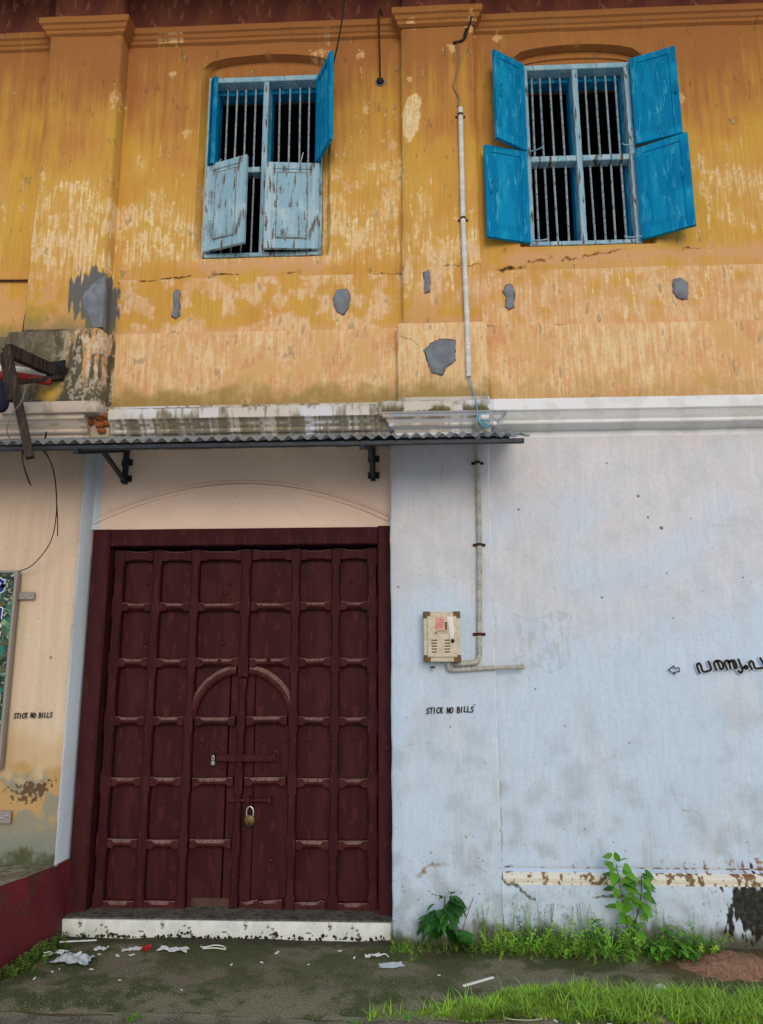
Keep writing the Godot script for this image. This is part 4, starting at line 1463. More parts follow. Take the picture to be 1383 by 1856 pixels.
# ------------------------------------------------------------------ windows
# one shutter leaf from its hinge a to its free edge b (both Vector2(x, z)), y0 to y1
func shutter(win: Node, a: Vector2, b: Vector2, y0: float, y1: float, m: Material, label := "", sag := 0.0) -> Node:
	var u2 := (b - a)
	var W := u2.length()
	u2 /= W
	var u := Vector3(u2.x, sag, u2.y).normalized()
	var n := Vector3(-u2.y, 0, u2.x)
	if n.z < 0:
		n = -n
	var B := Basis(u, Vector3.UP, n)
	var xf := Transform3D(B, Vector3(a.x, y0, a.y))
	var H := y1 - y0
	var f := 0.052
	var st := begin()
	bbox(st, Vector3(0, 0, -0.014), Vector3(f, H, 0.014), 0.003, xf)
	bbox(st, Vector3(W - f, 0, -0.014), Vector3(W, H, 0.014), 0.003, xf)
	bbox(st, Vector3(f, 0, -0.0135), Vector3(W - f, f * 1.2, 0.0135), 0.003, xf)
	bbox(st, Vector3(f, H - f, -0.0135), Vector3(W - f, H, 0.0135), 0.003, xf)
	bbox(st, Vector3(f - 0.002, f, -0.006), Vector3(W - f + 0.002, H - f + 0.002, 0.006), 0.001, xf)
	if W > 0.2:
		for sg in [-1.0, 1.0]:
			var lo := []
			var hi := []
			for e in [[0, 0], [1, 0], [1, 1], [0, 1]]:
				var g1 := 0.012
				var g2 := 0.042
				lo.append(xf * Vector3(f + g1 if e[0] == 0 else W - f - g1, f * 1.2 + g1 if e[1] == 0 else H - f - g1, sg * 0.006))
				hi.append(xf * Vector3(f + g2 if e[0] == 0 else W - f - g2, f * 1.2 + g2 if e[1] == 0 else H - f - g2, sg * 0.016))
			var mid: Vector3 = (hi[0] + hi[2]) / 2.0
			for k in 4:
				var k2 := (k + 1) % 4
				quad(st, lo[k], lo[k2], hi[k2], hi[k], n * sg + ((lo[k] + lo[k2]) / 2.0 - mid).normalized())
			quad(st, hi[0], hi[1], hi[2], hi[3], n * sg)
	var o := obj("shutter", st, m, win)
	if m == M.pale_blue_worn:
		var g := f + 0.026
		for q in [[g, W - g, g, g + 0.008], [g, W - g, H - g - 0.008, H - g], [g, g + 0.008, g + 0.008, H - g - 0.008], [W - g - 0.008, W - g, g + 0.008, H - g - 0.008]]:
			var ms := begin()
			bbox(ms, Vector3(q[0], q[2], 0.004), Vector3(q[1], q[3], 0.0165), 0.003, xf)
			obj("panel_moulding", ms, M.moulding_worn, win)
	if label:
		o.set_meta("label", label)
	return o


func hook(win: Node, a: Vector3, b: Vector3, m: Material) -> void:
	var st := begin()
	var d := (b - a)
	tube(st, spline([a, a + d * 0.45 + Vector3(0, -0.004, 0), a + d * 0.9, b + Vector3(0.004, 0.01, 0.004)]), 0.005, 6)
	obj("hook", st, m, win)


func latch(win: Node, p: Vector3, n: Vector3, m: Material) -> void:
	var st := begin()
	var q := p + n * 0.022
	tube(st, [p + Vector3(0, 0.03, 0), q + Vector3(0, 0.03, 0), q + Vector3(0.0, -0.03, 0), p + Vector3(0, -0.035, 0)], 0.0045, 6)
	lathe(st, p + Vector3(0, -0.045, 0), n, [Vector2(0.0, 0.011), Vector2(0.006, 0.010), Vector2(0.009, 0.0)], 8)
	obj("latch", st, m, win)


func make_window(x0: float, x1: float, y0: float, y1: float, zf: float, xm: float, yt: float, bars: Array, label: String) -> Node3D:
	var win := holder("window", building)
	tag(win, label)
	var st := begin()
	var P: Material = M.pale_blue
	var d := 0.09
	var t := 0.042
	for q in [["frame_head", x0, x1, y1 - t, y1, 0.0], ["frame_sill", x0, x1, y0, y0 + 0.032, 0.006], ["frame_jamb", x0, x0 + t, y0 + 0.032, y1 - t, 0.0], ["frame_jamb", x1 - t, x1, y0 + 0.032, y1 - t, 0.0], ["mullion", xm - 0.02, xm + 0.02, y0 + 0.032, y1 - t, -0.003], ["transom", x0 + t, xm - 0.02, yt - 0.022, yt + 0.022, -0.010], ["transom", xm + 0.02, x1 - t, yt - 0.022, yt + 0.022, -0.010]]:
		st = begin()
		bbox(st, Vector3(q[1], q[3], zf - d), Vector3(q[2], q[4], zf + q[5]), 0.004)
		obj(q[0], st, M.pale_blue_worn if q[0] != "frame_head" else P, win)
	# blue linings deeper in the opening
	for q in [[x0, x1, y1 - 0.075, y1 - 0.001], [x0, x0 + 0.055, y0, y1 - 0.075], [x1 - 0.055, x1, y0, y1 - 0.075], [xm - 0.028, xm + 0.028, y0, y1 - 0.075]]:
		st = begin()
		bbox(st, Vector3(q[0], q[2], zf - d - 0.10), Vector3(q[1], q[3], zf - d - 0.002), 0.003)
		obj("lining", st, M.blue, win)
	for x in bars:
		for q in [[yt, y1 - 0.05], [y0 + 0.01, yt]]:
			st = begin()
			var xx: float = x + rng.randf_range(-0.004, 0.004)
			beam(st, Vector3(xx, q[0], zf - 0.065), Vector3(xx + rng.randf_range(-0.005, 0.005), q[1], zf - 0.065), 0.0135, 0.0135, Vector3(0.3, 0, 1), 0.003)
			obj("bar", st, M.bar_paint, win)
	return win


func make_windows() -> void:
	var w1 := make_window(-1.482, -0.630, 4.375, 5.835, -0.040, -1.055, 5.072, [-1.358, -1.288, -1.217, -1.146, -0.960, -0.886, -0.812, -0.742], "smaller barred window, its lower shutters faded and peeling")
	shutter(w1, Vector2(-1.452, -0.02), Vector2(-1.405, 0.03), 5.075, 5.79, M.blue, "narrow blue shutter seen edge on")
	shutter(w1, Vector2(-0.672, -0.03), Vector2(-0.538, 0.225), 5.085, 5.785, M.blue, "bright blue upper shutter standing wide open")
	shutter(w1, Vector2(-1.458, -0.02), Vector2(-1.142, 0.09), 4.405, 5.085, M.pale_blue_worn, "faded lower shutter standing ajar")
	shutter(w1, Vector2(-0.648, -0.02), Vector2(-1.025, 0.03), 4.405, 5.075, M.pale_blue_worn, "faded lower shutter almost shut", -0.03)
	hook(w1, Vector3(-1.43, 5.11, -0.03), Vector3(-1.35, 5.09, 0.03), M.pale_blue)
	hook(w1, Vector3(-0.79, 5.10, -0.04), Vector3(-0.77, 5.16, -0.02), M.steel)
	latch(w1, Vector3(-0.60, 5.50, 0.125), Vector3(-0.85, 0, 0.5).normalized(), M.blue)
	var w2 := make_window(0.812, 1.588, 4.395, 5.838, -0.035, 1.195, 5.078, [0.892, 0.960, 1.028, 1.102, 1.283, 1.355, 1.425, 1.498], "larger barred window with four blue shutters thrown open")
	shutter(w2, Vector2(0.822, -0.01), Vector2(0.590, 0.145), 5.11, 5.815, M.blue)
	shutter(w2, Vector2(0.818, -0.01), Vector2(0.512, 0.085), 4.40, 5.105, M.blue)
	shutter(w2, Vector2(1.580, -0.01), Vector2(1.872, 0.095), 5.137, 5.83, M.blue)
	shutter(w2, Vector2(1.572, -0.01), Vector2(1.880, 0.150), 4.405, 5.100, M.blue)
	latch(w2, Vector3(0.635, 5.50, 0.135), Vector3(0.5, 0, 0.8).normalized(), M.blue)
	latch(w2, Vector3(0.555, 4.78, 0.090), Vector3(0.35, 0, 0.9).normalized(), M.blue)
	latch(w2, Vector3(1.845, 5.50, 0.110), Vector3(-0.35, 0, 0.9).normalized(), M.blue)
	latch(w2, Vector3(1.835, 4.80, 0.128), Vector3(-0.4, 0, 0.9).normalized(), M.blue)
	hook(w2, Vector3(0.84, 5.12, -0.02), Vector3(0.92, 5.09, 0.06), M.pale_blue)
	hook(w2, Vector3(1.565, 5.14, -0.01), Vector3(1.47, 5.10, 0.05), M.pale_blue)
	hook(w2, Vector3(1.575, 4.43, 0.0), Vector3(1.44, 4.40, 0.04), M.pale_blue)
	hook(w2, Vector3(0.83, 4.42, 0.0), Vector3(0.93, 4.40, 0.04), M.pale_blue)


# ------------------------------------------------------------------ painted lettering
const GLYPH := {
	"S": [[[0.95, 0.85], [0.6, 1.0], [0.2, 0.85], [0.25, 0.6], [0.7, 0.45], [0.8, 0.2], [0.4, 0.0], [0.0, 0.1]]],
	"T": [[[0.0, 0.95], [1.0, 1.0]], [[0.55, 0.97], [0.45, 0.0]]],
	"I": [[[0.5, 1.0], [0.45, 0.0]]],
	"C": [[[0.95, 0.9], [0.5, 0.98], [0.1, 0.6], [0.1, 0.3], [0.45, 0.0], [0.9, 0.1]]],
	"K": [[[0.15, 1.0], [0.1, 0.0]], [[0.9, 1.0], [0.15, 0.5]], [[0.35, 0.6], [0.95, 0.0]]],
	"N": [[[0.05, 0.0], [0.1, 1.0]], [[0.1, 1.0], [0.85, 0.02]], [[0.85, 0.02], [0.92, 1.0]]],
	"O": [[[0.5, 1.0], [0.1, 0.7], [0.1, 0.25], [0.5, 0.0], [0.9, 0.3], [0.9, 0.75], [0.5, 1.0]]],
	"B": [[[0.1, 1.0], [0.1, 0.0]], [[0.1, 1.0], [0.7, 0.9], [0.7, 0.65], [0.15, 0.52]], [[0.15, 0.52], [0.85, 0.42], [0.8, 0.1], [0.1, 0.0]]],
	"L": [[[0.15, 1.0], [0.1, 0.05]], [[0.1, 0.05], [0.85, 0.0]]],
	"G": [[[0.9, 0.82], [0.55, 1.0], [0.1, 0.7], [0.1, 0.28], [0.5, 0.0], [0.88, 0.15], [0.9, 0.45]], [[0.9, 0.45], [0.52, 0.45]]],
	"M": [[[0.0, 0.0], [0.15, 1.0]], [[0.15, 1.0], [0.5, 0.3]], [[0.5, 0.3], [0.85, 1.0]], [[0.85, 1.0], [1.0, 0.0]]],
	"7": [[[0.0, 0.95], [0.9, 1.0], [0.4, 0.0]]],
	"9": [[[0.85, 0.7], [0.4, 0.55], [0.15, 0.8], [0.5, 1.0], [0.85, 0.8], [0.75, 0.3], [0.5, 0.0]]],
	"5": [[[0.85, 1.0], [0.25, 0.95], [0.2, 0.6], [0.75, 0.55], [0.8, 0.15], [0.15, 0.02]]],
}


func letter(st: SurfaceTool, ch: String, at: Vector2, w: float, h: float, thick: float, z: float, slant := 0.08) -> void:
	for s in GLYPH[ch]:
		var pts := []
		for p in s:
			pts.append(at + Vector2(p[0] * w + p[1] * h * slant, p[1] * h))
		stroke(st, pts, thick, z)


func painted_words(text: String, at: Vector2, to: Vector2, h: float, thick: float, z: float) -> void:
	var n := text.length()
	for i in n:
		if text[i] == " ":
			continue
		var st := begin()
		var p := at.lerp(to, float(i) / n) + Vector2(0, rng.randf_range(-0.002, 0.002))
		var w := (to.x - at.x) / n * (0.80 if text[i] != "I" else 0.6)
		letter(st, text[i], p, w, h * rng.randf_range(0.92, 1.05), thick, z)
		obj("painted_letter", st, M.black_paint, building)


func make_lettering() -> void:
	painted_words("STICK NO BILLS", Vector2(0.058, 1.276), Vector2(0.348, 1.286), 0.034, 0.0068, 0.0105)
	painted_words("STICK NO BILLS", Vector2(-2.508, 1.246), Vector2(-2.262, 1.256), 0.030, 0.0058, 0.0115)
	var z := -0.0385
	var ink := [
		[Vector2(1.728, 1.514), Vector2(1.716, 1.556), Vector2(1.726, 1.571), Vector2(1.738, 1.562), Vector2(1.750, 1.523), Vector2(1.785, 1.527), Vector2(1.799, 1.540), Vector2(1.787, 1.582)],
		[Vector2(1.830, 1.531), Vector2(1.819, 1.570), Vector2(1.837, 1.586), Vector2(1.861, 1.582), Vector2(1.873, 1.555), Vector2(1.866, 1.537), Vector2(1.853, 1.540), Vector2(1.849, 1.560), Vector2(1.838, 1.584)],
		[Vector2(1.895, 1.535), Vector2(1.883, 1.574), Vector2(1.898, 1.588), Vector2(1.909, 1.577), Vector2(1.915, 1.538)],
		[Vector2(1.909, 1.577), Vector2(1.926, 1.589), Vector2(1.934, 1.570), Vector2(1.941, 1.542), Vector2(1.953, 1.545), Vector2(1.950, 1.570), Vector2(1.940, 1.589)],
		[Vector2(1.968, 1.594), Vector2(1.980, 1.555), Vector2(1.986, 1.528), Vector2(1.974, 1.515), Vector2(1.961, 1.525)],
		[Vector2(1.998, 1.547), Vector2(2.008, 1.557), Vector2(2.018, 1.547), Vector2(2.008, 1.537), Vector2(1.998, 1.547)],
		[Vector2(2.043, 1.536), Vector2(2.030, 1.569), Vector2(2.041, 1.584), Vector2(2.053, 1.576), Vector2(2.064, 1.542), Vector2(2.100, 1.543), Vector2(2.118, 1.552), Vector2(2.100, 1.602)],
	]
	for s in ink:
		var o := begin()
		stroke(o, s, 0.0215, z)
		var h := obj("painted_letter", o, M.halo_paint, building)
		o = begin()
		stroke(o, s, 0.0148, z + 0.0025)
		obj("ink", o, M.black_paint, h)
	var ar := begin()
	var loop := [Vector2(1.543, 1.531), Vector2(1.578, 1.557), Vector2(1.577, 1.543), Vector2(1.608, 1.544), Vector2(1.608, 1.522), Vector2(1.578, 1.519), Vector2(1.580, 1.505), Vector2(1.543, 1.531)]
	for i in loop.size() - 1:
		stroke(ar, [loop[i], loop[i + 1]], 0.006, z)
	obj("painted_arrow", ar, M.black_paint, building)


# ------------------------------------------------------------------ red platform at the left
func make_platform() -> void:
	var t := thing("platform", Vector3(-2.8, 0, 0.5), "low masonry platform with red painted side, left of the gate", "platform")
	var rim := [Vector2(-2.150, -0.165), Vector2(-2.165, 0.0), Vector2(-2.225, 0.25), Vector2(-2.30, 0.5), Vector2(-2.38, 0.8), Vector2(-2.46, 1.1)]
	var st := begin()
	var yt := 0.392
	st.set_smooth_group(1)
	for i in rim.size() - 1:
		for k in 6:
			for s in 4:
				var v := []
				for e in [[s, k], [s + 1, k], [s + 1, k + 1], [s, k + 1]]:
					var p: Vector2 = rim[i].lerp(rim[i + 1], e[0] / 4.0)
					var y := lerpf(-0.08, yt, e[1] / 6.0)
					var lean: float = 0.03 * (1.0 - e[1] / 6.0) if k < 6 else 0.0
					var w := wob(Vector3(p.y * 2.0, y, 3.0), 0.02)
					var topin := 0.014 if e[1] == 6 else 0.0
					v.append(Vector3(p.x + lean + w.x - topin, y, p.y))
				quad(st, v[0], v[1], v[2], v[3], Vector3(1, 0, 0.2))
	st.set_smooth_group(-1)
	var last: Vector2 = rim[-1]
	quad(st, Vector3(last.x, yt, 1.1), Vector3(last.x + 0.03, -0.08, 1.1), Vector3(-4.2, -0.08, 1.1), Vector3(-4.2, yt, 1.1), Vector3(0, 0, 1))
	tag(obj("side_wall", st, M.red_wall, t), "side painted dull red with mouldy patches")
	st = begin()
	for i in rim.size() - 1:
		var a: Vector2 = rim[i]
		var b: Vector2 = rim[i + 1]
		quad(st, Vector3(-4.2, yt + 0.006, a.y), Vector3(a.x - 0.01, yt, a.y), Vector3(b.x - 0.01, yt, b.y), Vector3(-4.2, yt + 0.006, b.y), Vector3.UP)
	obj("top_slab", st, M.platform_top, t)


# ------------------------------------------------------------------ canopy
func make_canopy() -> void:
	var t := thing("canopy", Vector3(-1.1, 2.85, 0.2), "narrow corrugated metal awning on steel brackets over the maroon gate", "awning")
	var yb := 3.046
	var yf := 2.846
	var zb := 0.02
	var zf := 0.62
	var x0 := -3.4
	var x1 := 0.658
	var per := 0.0735
	var n := int((x1 - x0) / per * 12)
	var st := begin()
	st.set_smooth_group(1)
	for side in [0.0, -0.0022]:
		for i in n:
			for j in 6:
				var v := []
				for e in [[i, j], [i + 1, j], [i + 1, j + 1], [i, j + 1]]:
					var x: float = x0 + (x1 - x0) * e[0] / n
					var s: float = e[1] / 6.0
					var edge := nz.get_noise_2d(x * 3.0, 60.0) * 0.004
					v.append(Vector3(x, lerpf(yb, yf, s) + sin(x / per * TAU) * 0.012 + side + edge, lerpf(zb, zf + edge * 2.0, s)))
				quad(st, v[0], v[1], v[2], v[3], Vector3.UP if side == 0.0 else Vector3.DOWN)
	st.set_smooth_group(-1)
	obj("corrugated_sheet", st, M.sheet_metal, t)
	st = begin()
	bbox(st, Vector3(-3.4, 2.806, 0.570), Vector3(0.628, 2.832, 0.600), 0.003)
	obj("front_beam", st, M.steel_paint, t)
	st = begin()
	bbox(st, Vector3(-3.4, 2.985, 0.01), Vector3(0.62, 3.018, 0.045), 0.003)
	obj("rear_beam", st, M.steel_paint, t)
	for x in [-1.968, -0.275]:
		st = begin()
		var wz := -0.168
		beam(st, Vector3(x, 3.02, wz), Vector3(x - (0.02 if x > -1 else 0.0), 2.792, 0.60), 0.032, 0.032, Vector3.UP, 0.002)
		var b := obj("bracket_arm", st, M.steel_paint, t)
		st = begin()
		bbox(st, Vector3(x - 0.016, 2.775, wz), Vector3(x + 0.016, 3.02, wz + 0.034), 0.002)
		obj("bracket_post", st, M.steel_paint, t)
		st = begin()
		beam(st, Vector3(x, 2.80, wz + 0.03), Vector3(x, 2.905, 0.24), 0.026, 0.026, Vector3.UP, 0.002)
		obj("bracket_strut", st, M.steel_paint, t)
		for y in [2.93, 2.815]:
			st = begin()
			bbox(st, Vector3(x - 0.035, y - 0.022, wz - 0.005), Vector3(x + 0.042, y + 0.022, wz + 0.008), 0.002)
			obj("bracket_plate", st, M.steel_paint, t)


# ------------------------------------------------------------------ broken timbers at the left
func make_timber() -> void:
	var t := thing("timber_bracket", Vector3(-2.4, 3.4, 0.3), "broken dark timber bracket jutting from the blackened plinth above the awning", "timber bracket")
	var st := begin()
	beam(st, Vector3(-2.345, 3.475, 0.08), Vector3(-2.43, 3.43, 0.60), 0.05, 0.078, Vector3.UP, 0.002)
	obj("cantilever_beam", st, M.timber, t)
	st = begin()
	beam(st, Vector3(-2.405, 3.415, 0.655), Vector3(-2.19, 2.735, 0.68), 0.046, 0.044, Vector3(0.3, 0, 1), 0.002)
	obj("hanging_post", st, M.timber, t)
	st = begin()
	beam(st, Vector3(-2.435, 3.40, 0.63), Vector3(-2.36, 3.10, 0.62), 0.045, 0.045, Vector3(0, 0, 1), 0.006)
	obj("splinter", st, M.timber, t)
	st = begin()
	beam(st, Vector3(-2.31, 3.43, 0.16), Vector3(-2.56, 3.20, 0.60), 0.022, 0.030, Vector3.UP, 0.006)
	obj("brace", st, M.timber, t)
	# socket knocked in the plaster
	st = begin()
	patch(st, [Vector2(-2.42, 3.53), Vector2(-2.30, 3.55), Vector2(-2.27, 3.47), Vector2(-2.30, 3.40), Vector2(-2.42, 3.385)], 0.150, 0.009, 0.012)
	obj("socket", st, M.dark_inside, t)
	# rolled banner
	var c := thing("rolled_banner", Vector3(-2.5, 3.33, 0.45), "red and white rolled cloth lying behind the broken timbers", "cloth")
	st = begin()
	tube(st, [Vector3(-2.36, 3.38, 0.22), Vector3(-2.50, 3.34, 0.42), Vector3(-2.75, 3.27, 0.60)], 0.028, 12)
	obj("red_roll", st, M.red_cloth, c)
	st = begin()
	tube(st, [Vector3(-2.40, 3.425, 0.22), Vector3(-2.52, 3.39, 0.40), Vector3(-2.75, 3.33, 0.57)], 0.028, 12)
	obj("white_roll", st, M.white_paper, c)
	st = begin()
	st.set_smooth_group(1)
	for i in 10:
		for j in 8:
			var v := []
			for e in [[i, j], [i + 1, j], [i + 1, j + 1], [i, j + 1]]:
				var u: float = TAU * e[0] / 10.0
				var w: float = PI * e[1] / 8.0
				var r := 1.0 + 0.18 * nz.get_noise_2d(cos(u) * 2.0 + e[1], sin(u) * 2.0)
				v.append(Vector3(-2.50, 3.17, 0.55) + Vector3(cos(u) * sin(w) * 0.075 - cos(w) * 0.03, cos(w) * 0.115, sin(u) * sin(w) * 0.05) * r)
			quad(st, v[0], v[1], v[2], v[3], (v[0] + v[2]) / 2.0 - Vector3(-2.50, 3.17, 0.55))
	st.set_smooth_group(-1)
	tag(obj("cloth_bundle", st, M.navy_cloth, null, Vector3(-2.50, 3.06, 0.55)), "dark navy cloth bundle hanging under the rolled banner", "bundle")


# ------------------------------------------------------------------ pipes, wires, meter
func make_services() -> void:
	var st := begin()
	# upper conduit
	var t := thing("conduit", Vector3(0.355, 3.39, 0.09), "straight white plastic conduit running down the ochre pilaster", "conduit")
	tube(st, [Vector3(0.354, 5.385, 0.108), Vector3(0.352, 4.5, 0.110), Vector3(0.360, 3.80, 0.126), Vector3(0.361, 3.39, 0.128)], 0.0175, 14)
	obj("pipe", st, M.pvc, t)
	for y in [5.33, 4.53]:
		st = begin()
		bbox(st, Vector3(0.318, y - 0.008, 0.082), Vector3(0.388, y + 0.008, 0.092), 0.002)
		tube(st, [Vector3(0.353, y - 0.008, 0.109), Vector3(0.353, y + 0.008, 0.109)], 0.0195, 12)
		obj("clip", st, M.rust, t)
	# lower conduit
	t = thing("conduit", Vector3(0.39, 1.6, 0.03), "grey painted conduit bending from under the cornice down to the meter box", "conduit")
	st = begin()
	tube(st, spline([Vector3(0.47, 3.085, 0.20), Vector3(0.42, 3.09, 0.195), Vector3(0.405, 3.06, 0.185), Vector3(0.41, 2.99, 0.09), Vector3(0.412, 2.90, 0.03), Vector3(0.411, 2.84, 0.026), Vector3(0.407, 2.31, 0.026), Vector3(0.391, 1.75, 0.026), Vector3(0.388, 1.64, 0.026), Vector3(0.378, 1.592, 0.026), Vector3(0.345, 1.578, 0.026), Vector3(0.235, 1.572, 0.028)]), 0.0165, 12)
	obj("pipe", st, M.pvc_painted, t)
	st = begin()
	tube(st, [Vector3(0.425, 3.09, 0.195), Vector3(0.475, 3.085, 0.20)], 0.022, 12)
	obj("pipe_socket", st, M.pvc, t)
	for p in [[0.411, 2.843], [0.407, 2.309], [0.391, 1.751]]:
		st = begin()
		bbox(st, Vector3(p[0] - 0.04, p[1] - 0.009, 0.004), Vector3(p[0] + 0.04, p[1] + 0.009, 0.010), 0.002)
		tube(st, [Vector3(p[0], p[1] - 0.009, 0.026), Vector3(p[0], p[1] + 0.009, 0.026)], 0.0185, 12)
		obj("clip", st, M.rust, t)
	t = thing("conduit", Vector3(0.42, 1.54, 0.03), "short level conduit from the meter box onto the white wall panel", "conduit")
	st = begin()
	tube(st, spline([Vector3(0.196, 1.60, 0.05), Vector3(0.196, 1.565, 0.046), Vector3(0.200, 1.545, 0.040), Vector3(0.222, 1.535, 0.034), Vector3(0.30, 1.539, 0.026), Vector3(0.48, 1.548, 0.022), Vector3(0.655, 1.553, 0.012)]), 0.0135, 12)
	obj("pipe", st, M.pvc_painted, t)
	st = begin()
	tube(st, [Vector3(0.625, 1.552, 0.013), Vector3(0.658, 1.553, 0.012)], 0.0165, 12)
	obj("pipe_socket", st, M.pvc_painted, t)
	# blue cable
	st = begin()
	tube(st, spline([Vector3(0.362, 3.40, 0.128), Vector3(0.366, 3.36, 0.13), Vector3(0.388, 3.29, 0.135), Vector3(0.395, 3.22, 0.185), Vector3(0.402, 3.14, 0.20), Vector3(0.405, 3.08, 0.215), Vector3(0.43, 3.035, 0.215), Vector3(0.465, 3.03, 0.21), Vector3(0.475, 3.07, 0.21), Vector3(0.455, 3.11, 0.205), Vector3(0.42, 3.105, 0.205), Vector3(0.41, 3.07, 0.215), Vector3(0.44, 3.05, 0.22), Vector3(0.47, 3.08, 0.215)]), 0.0042, 6)
	tag(obj("blue_cable", st, M.blue_cable, null, Vector3(0.4, 3.04, 0.1)), "looped light blue cable between the two conduits", "cable")
	# meter box
	t = thing("meter_box", Vector3(0.158, 1.58, 0.06), "cream metal meter box with brown corners on the white pilaster", "meter box")
	st = begin()
	bbox(st, Vector3(0.047, 1.585, 0.0), Vector3(0.270, 1.885, 0.105), 0.004)
	obj("housing", st, M.meter_cream, t)
	st = begin()
	bbox(st, Vector3(0.070, 1.613, 0.104), Vector3(0.249, 1.858, 0.116), 0.003)
	var door := obj("door", st, M.meter_cream, t)
	for sx in [0, 1]:
		for sy in [0, 1]:
			st = begin()
			var cx := 0.045 if sx == 0 else 0.272
			var cy := 1.583 if sy == 0 else 1.887
			var dx := 0.044 if sx == 0 else -0.044
			var dy := 0.042 if sy == 0 else -0.042
			var gx := 0.024 if sx == 0 else -0.024
			var gy := 0.028 if sy == 0 else -0.028
			box_at(st, minf(cx, cx + dx), maxf(cx, cx + dx), minf(cy, cy + gy), maxf(cy, cy + gy), 0.05, 0.1075, 0.002)
			box_at(st, minf(cx, cx + gx), maxf(cx, cx + gx), minf(cy + gy, cy + dy), maxf(cy + gy, cy + dy), 0.05, 0.1070, 0.002)
			obj("corner_guard", st, M.corner_brown, t)
	for c in 2:
		for r in 5:
			st = begin()
			var lx := 0.094 + c * 0.078
			var ly := 1.640 + r * 0.0175
			bbox(st, Vector3(lx, ly, 0.115), Vector3(lx + 0.034, ly + 0.007, 0.119), 0.002)
			obj("vent_slot", st, M.slot, door)
	st = begin()
	lathe(st, Vector3(0.2225, 1.708, 0.115), Vector3(0, 0, 1), [Vector2(0, 0.012), Vector2(0.010, 0.011), Vector2(0.014, 0.007), Vector2(0.015, 0.0)], 12)
	obj("knob", st, M.black_rubber, door)
	st = begin()
	bbox(st, Vector3(0.121, 1.775, 0.115), Vector3(0.190, 1.822, 0.1175), 0.001)
	obj("window_slot", st, M.slot, door)
	st = begin()
	bbox(st, Vector3(0.126, 1.773, 0.119), Vector3(0.180, 1.852, 0.121), 0.0006, Transform3D(Basis(Vector3(0, 0, 1), 0.04), Vector3(0.07, -0.006, 0)))
	var pk := obj("pink_sticker", st, M.pink_paper, t)
	st = begin()
	stroke(st, [Vector2(0.147, 1.828), Vector2(0.155, 1.838), Vector2(0.163, 1.828)], 0.003, 0.1225)
	for r in 4:
		stroke(st, [Vector2(0.132, 1.818 - r * 0.009), Vector2(0.152, 1.8175 - r * 0.009), Vector2(0.172 - 0.01 * (r % 2), 1.819 - r * 0.009)], 0.0022, 0.1225)
	tag(obj("print", st, M.red_ink, pk), "", "", "", "stuff")
	st = begin()
	var torn := [Vector2(0.186, 1.855), Vector2(0.228, 1.852), Vector2(0.234, 1.76), Vector2(0.228, 1.722), Vector2(0.208, 1.718), Vector2(0.203, 1.78)]
	patch(st, torn, 0.1185, 0.004, 0.003)
	obj("torn_paper", st, M.white_paper, t)
	st = begin()
	var word := "M7795"
	for i in word.length():
		letter(st, word[i], Vector2(0.113 + i * 0.0165, 1.748 + i * 0.001), 0.012, 0.017, 0.0022, 0.1172, 0.2)
	tag(obj("handwriting", st, M.pencil, door), "", "", "", "stuff")
	st = begin()
	bbox(st, Vector3(0.085, 1.545, 0.06), Vector3(0.115, 1.560, 0.068), 0.002, Transform3D(Basis(Vector3(0, 0, 1), 0.0), Vector3.ZERO))
	obj("hasp", st, M.slot, t)
	# iron rod with a knob, above the smaller window
	t = thing("iron_rod", Vector3(-0.213, 5.70, 0.03), "bent iron rod with a black round end on the ochre wall", "iron rod")
	st = begin()
	tube(st, spline([Vector3(-0.195, 6.205, 0.075), Vector3(-0.205, 6.222, 0.10), Vector3(-0.217, 6.215, 0.095), Vector3(-0.218, 6.15, 0.085), Vector3(-0.214, 5.95, 0.05), Vector3(-0.212, 5.745, 0.02)]), 0.010, 8, true, 0.007)
	obj("rod", st, M.rust, t)
	st = begin()
	lathe(st, Vector3(-0.212, 5.712, 0.0), Vector3(0, 0, 1), [Vector2(0, 0.036), Vector2(0.006, 0.034), Vector2(0.008, 0.028)], 14)
	obj("collar", st, M.cement, t)
	st = begin()
	lathe(st, Vector3(-0.212, 5.712, 0.004), Vector3(0, 0, 1), [Vector2(0, 0.027), Vector2(0.014, 0.026), Vector2(0.024, 0.016), Vector2(0.027, 0.0)], 14)
	obj("round_end", st, M.black_rubber, t)
	# overhead cable
	st = begin()
	tube(st, spline([Vector3(-0.36, 6.75, 0.55), Vector3(-0.44, 6.22, 0.28), Vector3(-0.515, 5.88, 0.14), Vector3(-0.60, 5.70, 0.01)]), 0.0055, 6)
	tag(obj("overhead_cable", st, M.black_rubber, null, Vector3(-0.53, 5.72, 0.0)), "thin black cable hanging from the eaves behind the open blue shutter", "cable")
	st = begin()
	tube(st, spline([Vector3(0.475, 6.45, 0.18), Vector3(0.470, 6.25, 0.15), Vector3(0.445, 6.10, 0.115), Vector3(0.415, 6.02, 0.10), Vector3(0.40, 5.965, 0.099), Vector3(0.36, 5.94, 0.097), Vector3(0.315, 5.935, 0.094)]), 0.0075, 6)
	lathe(st, Vector3(0.42, 6.04, 0.103), Vector3(-0.35, -1, 0).normalized(), [Vector2(0, 0.006), Vector2(0.01, 0.014), Vector2(0.055, 0.013), Vector2(0.075, 0.006)], 8)
	tag(obj("service_cable", st, M.black_rubber, null, Vector3(0.32, 5.93, 0.07)), "frayed black cable end at the top of the ochre pilaster", "cable")
	st = begin()
